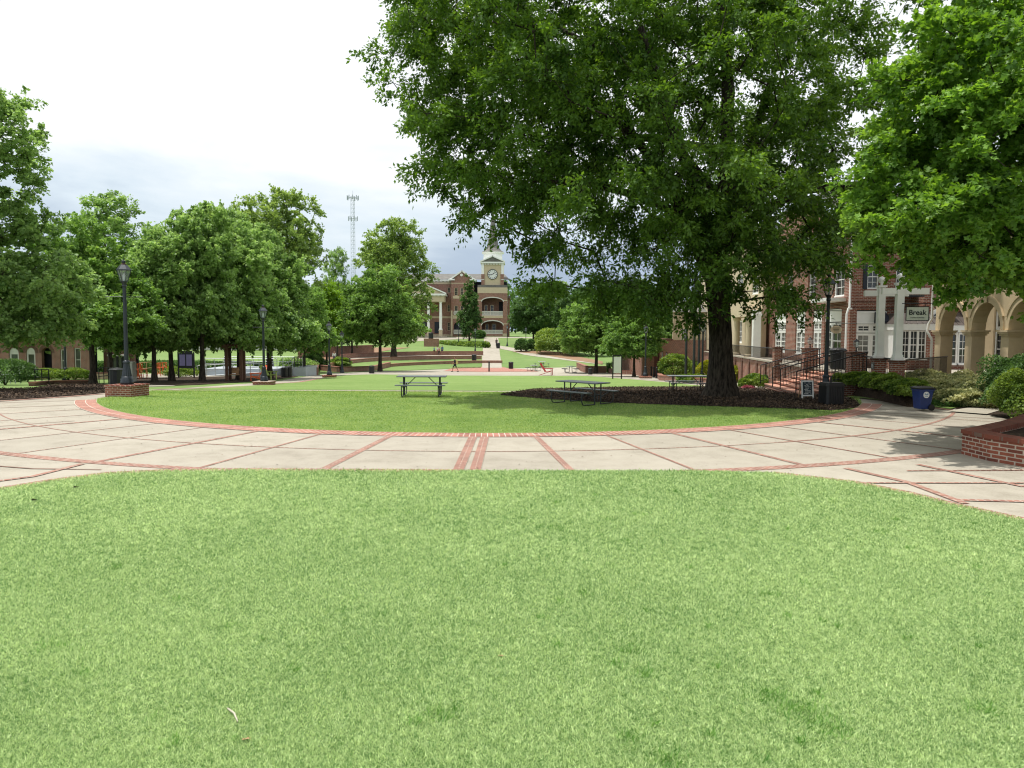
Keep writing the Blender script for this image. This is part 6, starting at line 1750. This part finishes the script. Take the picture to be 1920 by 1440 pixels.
def lounge(px, py, rz, mat, label, s=1.0):
    g = G(px, py); t = empty('lounge_chair', (g.x, g.y, g.z + .03), rz, label, 'lounge chair', 'coloured lounge chairs on the green'); t.scale = (s, s, s)
    mb = MB()
    for k in range(5): mb.bar((-.26 + .13 * k, .15, .30), (-.26 + .13 * k, .55, .98 - .03 * abs(k - 2)), .115, .025)
    mb.build('backrest', M[mat], t)
    mb = MB(); mb.add([(-.3, -.35, .36), (.3, -.35, .36), (.3, .2, .28), (-.3, .2, .28), (-.3, -.35, .33), (.3, -.35, .33), (.3, .2, .25), (-.3, .2, .25)], [(0, 1, 2, 3), (4, 5, 6, 7), (0, 1, 5, 4), (1, 2, 6, 5), (2, 3, 7, 6), (3, 0, 4, 7)]); mb.build('seat', M[mat], t)
    for s_ in (-1, 1):
        mb = MB(); mb.box(s_ * .36 - .07, s_ * .36 + .07, -.45, .4, .53, .56); mb.build('armrest', M[mat], t)
        mb = MB(); mb.bar((s_ * .32, -.38, 0), (s_ * .32, -.36, .53), .09, .04); mb.build('leg', M[mat], t)
        mb = MB(); mb.bar((s_ * .32, .62, 0), (s_ * .32, -.36, .34), .09, .04); mb.build('leg', M[mat], t)
lounge(481, 715, -1.2, 'orange', 'orange lounge chair left of the second left lamp post'); lounge(504, 712.5, 1.3, 'lime', 'lime green lounge chair right of the second left lamp post', 1.1); lounge(499, 706, .4, 'orange', 'second orange lounge chair behind the lime green one')
lounge(1026, 704, 1.35, 'red', 'red lounge chair alone on the far plaza edge', 1.25)
# orange cafe chairs and a pub rail behind the nearest left lamp
def cafe(px, py, label, first=[None]):
    g = G(px, py)
    if first[0] is None:
        t = empty('cafe_chair', g, 0, 'x', 'cafe chair', 'orange cafe chairs behind the left trees'); first[0] = t
        mb = MB(); mb.box(-.2, .2, -.2, .2, .72, .76); mb.build('seat', M['orange'], t)
        mb = MB()
        for k in range(4): mb.bar((-.18 + .12 * k, .2, .76), (-.18 + .12 * k, .23, 1.15), .03)
        mb.bar((-.2, .235, 1.15), (.2, .235, 1.15), .05); mb.build('backrest', M['orange'], t)
        for a in (-1, 1):
            for b in (-1, 1): mb = MB(); mb.bar((a * .18, b * .18, .72), (a * .24, b * .24, 0), .035); mb.build('leg', M['orange'], t)
        mb = MB(); mb.bar((-.22, -.22, .25), (.22, -.22, .25), .025); mb.bar((-.22, .22, .25), (.22, .22, .25), .025); mb.build('stretcher', M['orange'], t)
    else: t = copy_tree(first[0])
    t.location = g; t.rotation_euler.z = rnd.uniform(0, 6); t['label'] = label
for k, (px, py) in enumerate([(255, 711), (262, 709), (270, 710.5), (302, 704), (309, 703), (296, 706)]): cafe(px, py, ['leftmost orange cafe chair by the nearest lamp', 'second orange cafe chair from the left', 'orange cafe chair nearest the first dark trunk', 'orange cafe chair between the two dark trunks', 'rightmost orange cafe chair behind the trunks', 'orange cafe chair just right of the first dark trunk'][k])
metalrail(G(250, 705), G(286, 700), 1.15, 'timber topped drinks rail behind the orange chairs', 'palewood', 3)
t = empty('utility_cabinet', G(245, 716), 0, 'pale grey utility cabinet just right of the nearest lamp post', 'cabinet'); s_ = 1.0
mb = MB(); mb.box(-.3, .3, -.25, .25, 0, 1.35); bevel(mb.build('body', M['whiteold'], t), .02); mb = MB(); mb.box(-.26, .26, -.275, -.252, .1, 1.25); mb.build('door', M['whiteold'], t)
# pale far building behind the left trees
Y = 150; t = empty('pale_building', (PX(180, Y), Y, terr(Y)), 0, 'long pale building glimpsed behind the left tree trunks', 'building')
L = PX(560, Y) - PX(180, Y); mb = MB(); mb.wall(0, L, -.5, 3.4, 0, .3, [(2 + 4 * k, 4.4 + 4 * k, .8, 2.4) for k in range(int(L / 4) - 1)]); mb.build('wall', M['whiteold'], t)
mb = MB(); mb.box(.1, L, .5, .6, -.4, 3.3); mb.build('inner_wall', M['glass'], t); mb = MB(); mb.box(-.5, L + .5, -.8, 6, 3.4, 3.7); mb.build('roof', M['slate'], t)
# concrete patch behind the left trees
drape('paving', GP([(225, 727), (330, 724), (250, 709), (420, 706), (430, 701), (230, 701), (205, 714)]), .02, M['concrete'])
M['mast'] = plain('mast_grey', (.40, .44, .48), .6)
# radio mast
Y = 420.0; t = empty('radio_mast', (PX(664, Y), Y, terr(Y)), 0, 'tall grey lattice radio mast behind the trees', 'radio mast')
zt = ZV(368, 664, Y) - terr(Y); w0 = 1.5
def tri(z): w_ = w0 * (1 - .25 * z / zt); return [(w_ * math.cos(a), w_ * math.sin(a), z) for a in (PI / 2, PI * 7 / 6, PI * 11 / 6)]
mb = MB()
for k in range(3): mb.tube([tri(0)[k], tri(zt)[k]], [.09, .08], 4)
mb.build('leg', M['mast'], t); mb = MB(); n = 34
for i in range(n):
    a, b = tri(zt * i / n), tri(zt * (i + 1) / n)
    for k in range(3): mb.bar(a[k], b[(k + 1) % 3], .06); mb.bar(b[k], b[(k + 1) % 3], .06)
mb.build('lattice', M['mast'], t)
for (v, R_, n) in ((371, 3.0, 9), (410, 2.4, 6)):
    z = ZV(v, 664, Y) - terr(Y); mb = MB()
    for k in range(n):
        A = 2 * PI * k / n; c, s_ = math.cos(A) * R_, math.sin(A) * R_; mb.box(c - .18, c + .18, s_ - .18, s_ + .18, z - 1.2, z + 1.2)
        mb.bar((0, 0, z), (c, s_, z), .12)
    mb.build('antenna', M['mast'], t)
mb = MB(); mb.tube([(0, 0, zt), (0, 0, zt + 3)], .08, 5); mb.build('lightning_rod', M['rail'], t)
t = empty('sign_post', G(917, 697), 0, 'thin dark post standing on the brick plaza', 'post'); mb = MB(); mb.tube([(0, 0, 0), (0, 0, 1.15)], .09, 10); mb.build('post', M['iron'], t); mb = MB(); mb.lathe([(.11, 1.15), (.1, 1.22), (.02, 1.26)], 10); mb.build('cap', M['iron'], t)
for k, (px, py) in enumerate(((425, 1347), (432, 1354), (452, 1396), (540, 1388), (934, 1236))):
    pass
g1 = G(427, 1338); g2 = G(446, 1362)
mb = MB(); mb.tube([(0, 0, .035), ((g2 - g1).x * .5 + .01, (g2 - g1).y * .5, .045), ((g2 - g1).x, (g2 - g1).y, .03)], [.006, .007, .004], 6)
o = mb.build('twig', plain('dry_twig', (.42, .38, .30)), None, g1); tag(o, 'pale broken twig lying on the front lawn', 'twig')
g1 = G(453, 1396); R = np.random.default_rng(2)
o = link('fallen_leaf', leaf_mesh('fallen_leaf', np.array([[0, 0, .03]]), np.array([[1., .2, .1]]), np.array([[0, .2, 1.]]), np.array([.06]), np.array([.02]), np.array([.5]), M['palewood'], shape='maple')); o.location = g1; tag(o, 'small dry tan leaf on the front lawn below the twig', 'leaf')
o = link('fallen_leaf', leaf_mesh('fallen_leaf', np.array([[0, 0, .03]]), np.array([[1., -.4, .1]]), np.array([[0, .2, 1.]]), np.array([.05]), np.array([.02]), np.array([.5]), M['palewood'], shape='maple')); o.location = G(934, 1236); tag(o, 'small pale leaf in the middle of the front lawn', 'leaf')
for k, (px, py) in enumerate([(60, 942), (138, 918)]):
    o = link('fallen_leaf', leaf_mesh('fallen_leaf', np.array([[0, 0, .03]]), np.array([[1., -.4, .3]]), np.array([[0, .4, 1.]]), np.array([.12]), np.array([.045]), np.array([.1]), M['mulch'], shape='maple')); o.location = G(px, py); tag(o, ['dark dead leaf near the left lawn edge', 'smaller dark dead leaf nearer the paving at left'][k], 'leaf')

# ================================================================== PEOPLE
def skin(name, joints, edges, mat, parent, sub=1):
    me = bpy.data.meshes.new(name); me.from_pydata([j[0] for j in joints], edges, []); me.materials.append(mat)
    o = bpy.data.objects.new(name, me); COL.objects.link(o); o.parent = parent
    o.modifiers.new('skin', 'SKIN')
    if not me.skin_vertices:
        bm = bmesh.new(); bm.from_mesh(me); bm.verts.layers.skin.verify(); bm.to_mesh(me); bm.free()
    for i, j in enumerate(joints):
        r = j[1]; me.skin_vertices[0].data[i].radius = (r, r) if not isinstance(r, tuple) else r
    me.skin_vertices[0].data[0].use_root = True
    sb = o.modifiers.new('sub', 'SUBSURF'); sb.levels = sub; sb.render_levels = sub
    for p in me.polygons: p.use_smooth = True
    return o
def person(x_, y_, z_, h, rz, label, top, bottom, stride=0.0, hair='hair', sleeves=True, shorts=False, bend=0, arm=.1):
    """local +y is the direction faced; built 1.75 m tall and scaled"""
    t = empty('person', (x_, y_, z_), rz, label, 'person'); s = h / 1.75; t.scale = (s, s, s)
    b = bend
    J = [((0, 0, .93), (.14, .10)), ((0, b * .3, 1.15), (.13, .095)), ((0, b * .7, 1.38), (.15, .10)), ((0, b, 1.50), .055), ((0, b + .01, 1.58), .075), ((0, b + .02, 1.67), .088), ((0, b, 1.73), .06)]
    E = [(0, 1), (1, 2), (2, 3), (3, 4), (4, 5), (5, 6)]
    for sgn in (-1, 1):
        st = stride * sgn; n = len(J)
        J += [((sgn * .09, 0, .86), .085), ((sgn * .10, st * .32 + (.05 if sgn > 0 and stride else 0), .48), .058), ((sgn * .10, st * .55 - (.06 if stride else 0), .09), .038), ((sgn * .11, st * .55 + .12, .035), .034)]
        E += [(0, n), (n, n + 1), (n + 1, n + 2), (n + 2, n + 3)]
        n = len(J)
        J += [((sgn * .19, b * .7, 1.40), .052), ((sgn * .24, b * .6 - st * .2 + .02, 1.14), .038), ((sgn * .22, b * .6 - st * .4 + arm, .90), .028), ((sgn * .215, b * .6 - st * .45 + arm + .03, .83), .030)]
        E += [(2, n), (n, n + 1), (n + 1, n + 2), (n + 2, n + 3)]
        for f in range(4):
            m = len(J); J += [((sgn * .215 + (f - 1.5) * .016, b * .6 - st * .48 + arm + .04, .79), .009), ((sgn * .21 + (f - 1.5) * .016, b * .6 - st * .48 + arm + .055, .745 + abs(f - 1.5) * .006), .007)]; E += [(n + 3, m), (m, m + 1)]
        m = len(J); J += [((sgn * .18, b * .6 - st * .46 + arm + .06, .80), .009)]; E += [(n + 3, m)]
    skin('body', J, E, M['skin'], t)
    # face
    mb = MB(); mb.add([(0, b + .125, 1.635), (-.016, b + .095, 1.62), (.016, b + .095, 1.62), (0, b + .09, 1.67)], [(0, 1, 2), (0, 2, 3), (0, 3, 1)]); mb.build('nose', M['skin'], t)
    mb = MB(); [mb.box(q - .013, q + .013, b + .088, b + .102, 1.655, 1.668) for q in (-.03, .03)]; mb.build('eye', M['hair'], t)
    skin('hair', [((0, b - .03, 1.66), .075), ((0, b - .02, 1.72), .088), ((0, b + .02, 1.755), .062)], [(0, 1), (1, 2)], M[hair], t)
    TJ = [((0, 0, .92), (.165, .125)), ((0, b * .3, 1.15), (.155, .115)), ((0, b * .7, 1.37), (.175, .12)), ((0, b * .9, 1.455), .085)]; TE = [(0, 1), (1, 2), (2, 3)]
    for sgn in (-1, 1):
        st = stride * sgn; n = len(TJ)
        TJ += [((sgn * .19, b * .7, 1.40), .066)]; TE += [(2, n)]
        TJ += [((sgn * .24, b * .6 - st * .2 + .02, 1.14), .052)]; TE += [(n, n + 1)]
        if sleeves: TJ += [((sgn * .22, b * .6 - st * .4 + arm, .92), .042)]; TE += [(n + 1, n + 2)]
    skin('shirt', TJ, TE, M[top], t)
    PJ = [((0, 0, .93), (.155, .12))]; PE = []
    for sgn in (-1, 1):
        st = stride * sgn; n = len(PJ)
        PJ += [((sgn * .09, 0, .86), .10), ((sgn * .10, st * .32 + (.05 if sgn > 0 and stride else 0), .50), .078)]; PE += [(0, n), (n, n + 1)]
        if not shorts: PJ += [((sgn * .10, st * .55 - (.06 if stride else 0), .12), .055)]; PE += [(n + 1, n + 2)]
    skin('shorts' if shorts else 'trousers', PJ, PE, M[bottom], t)
    for sgn in (-1, 1):
        st = stride * sgn; mb = MB(); yy = st * .55 - (.06 if stride else 0)
        mb.box(sgn * .105 - .048, sgn * .105 + .048, yy - .08, yy + .19, 0, .075); bevel(mb.build('shoe', M['cloth_dark'], t), .02)
    return t
g = G(853, 697.5); person(g.x, g.y, g.z + .03, 1.74, PI / 2 + .15, 'walker in dark top and shorts striding across the far plaza', 'cloth_dark', 'cloth_dark', .62, sleeves=False, shorts=True)
t = empty('backpack', (g.x + .2, g.y, g.z + 1.18), PI / 2 + .15, 'yellow backpack on the walker on the far plaza', 'backpack'); mb = MB(); mb.box(-.16, .16, -.12, .1, -.25, .27); bevel(mb.build('body', M['cloth_yellow'], t), .06, 3); mb = MB(); mb.box(-.12, .12, -.16, -.121, -.2, .02); bevel(mb.build('pocket', M['cloth_yellow'], t), .015)
mb = MB(); [mb.tube([(q, .1, .2), (q, .2, .28), (q, .32, .2), (q, .30, -.1), (q, .1, -.2)], .018, 5) for q in (-.1, .1)]; mb.build('strap', M['cloth_dark'], t)
g = G(627, 680); person(g.x, g.y, g.z + .03, 1.75, PI, 'man in white shirt and navy vest standing at the brick planter', 'cloth_white', 'cloth_navy', 0)
t = empty('vest', (g.x, g.y, g.z + 1.15), PI, 'navy vest', 'vest') if False else None
g = G(656, 688); person(g.x, g.y, g.z + .35, 1.2, -1.0, 'small dark figure standing in the brick planter bed', 'cloth_dark', 'cloth_dark', .15)
for k, (px, py, h, tp, bt, l) in enumerate([(814, 666, 1.6, 'cloth_blue', 'cloth_dark', 'leftmost of the group of people on the terrace walk'), (820, 666, 1.62, 'cloth_white', 'cloth_pink', 'person in white top second in the terrace group'), (823.5, 666.5, 1.5, 'cloth_pink', 'cloth_dark', 'person in pink top third in the terrace group'), (829, 665.5, 1.75, 'cloth_blue', 'cloth_navy', 'rightmost, tallest of the terrace group in blue')]):
    g = G(px, py); person(g.x, g.y, g.z + .04, h, .4 * k - 1.2, l, tp, bt, .4)
g = G(931, 650); person(g.x, g.y, g.z + .04, 1.75, PI, 'person in dark clothes on the path up to the town hall', 'cloth_dark', 'cloth_dark', .4)
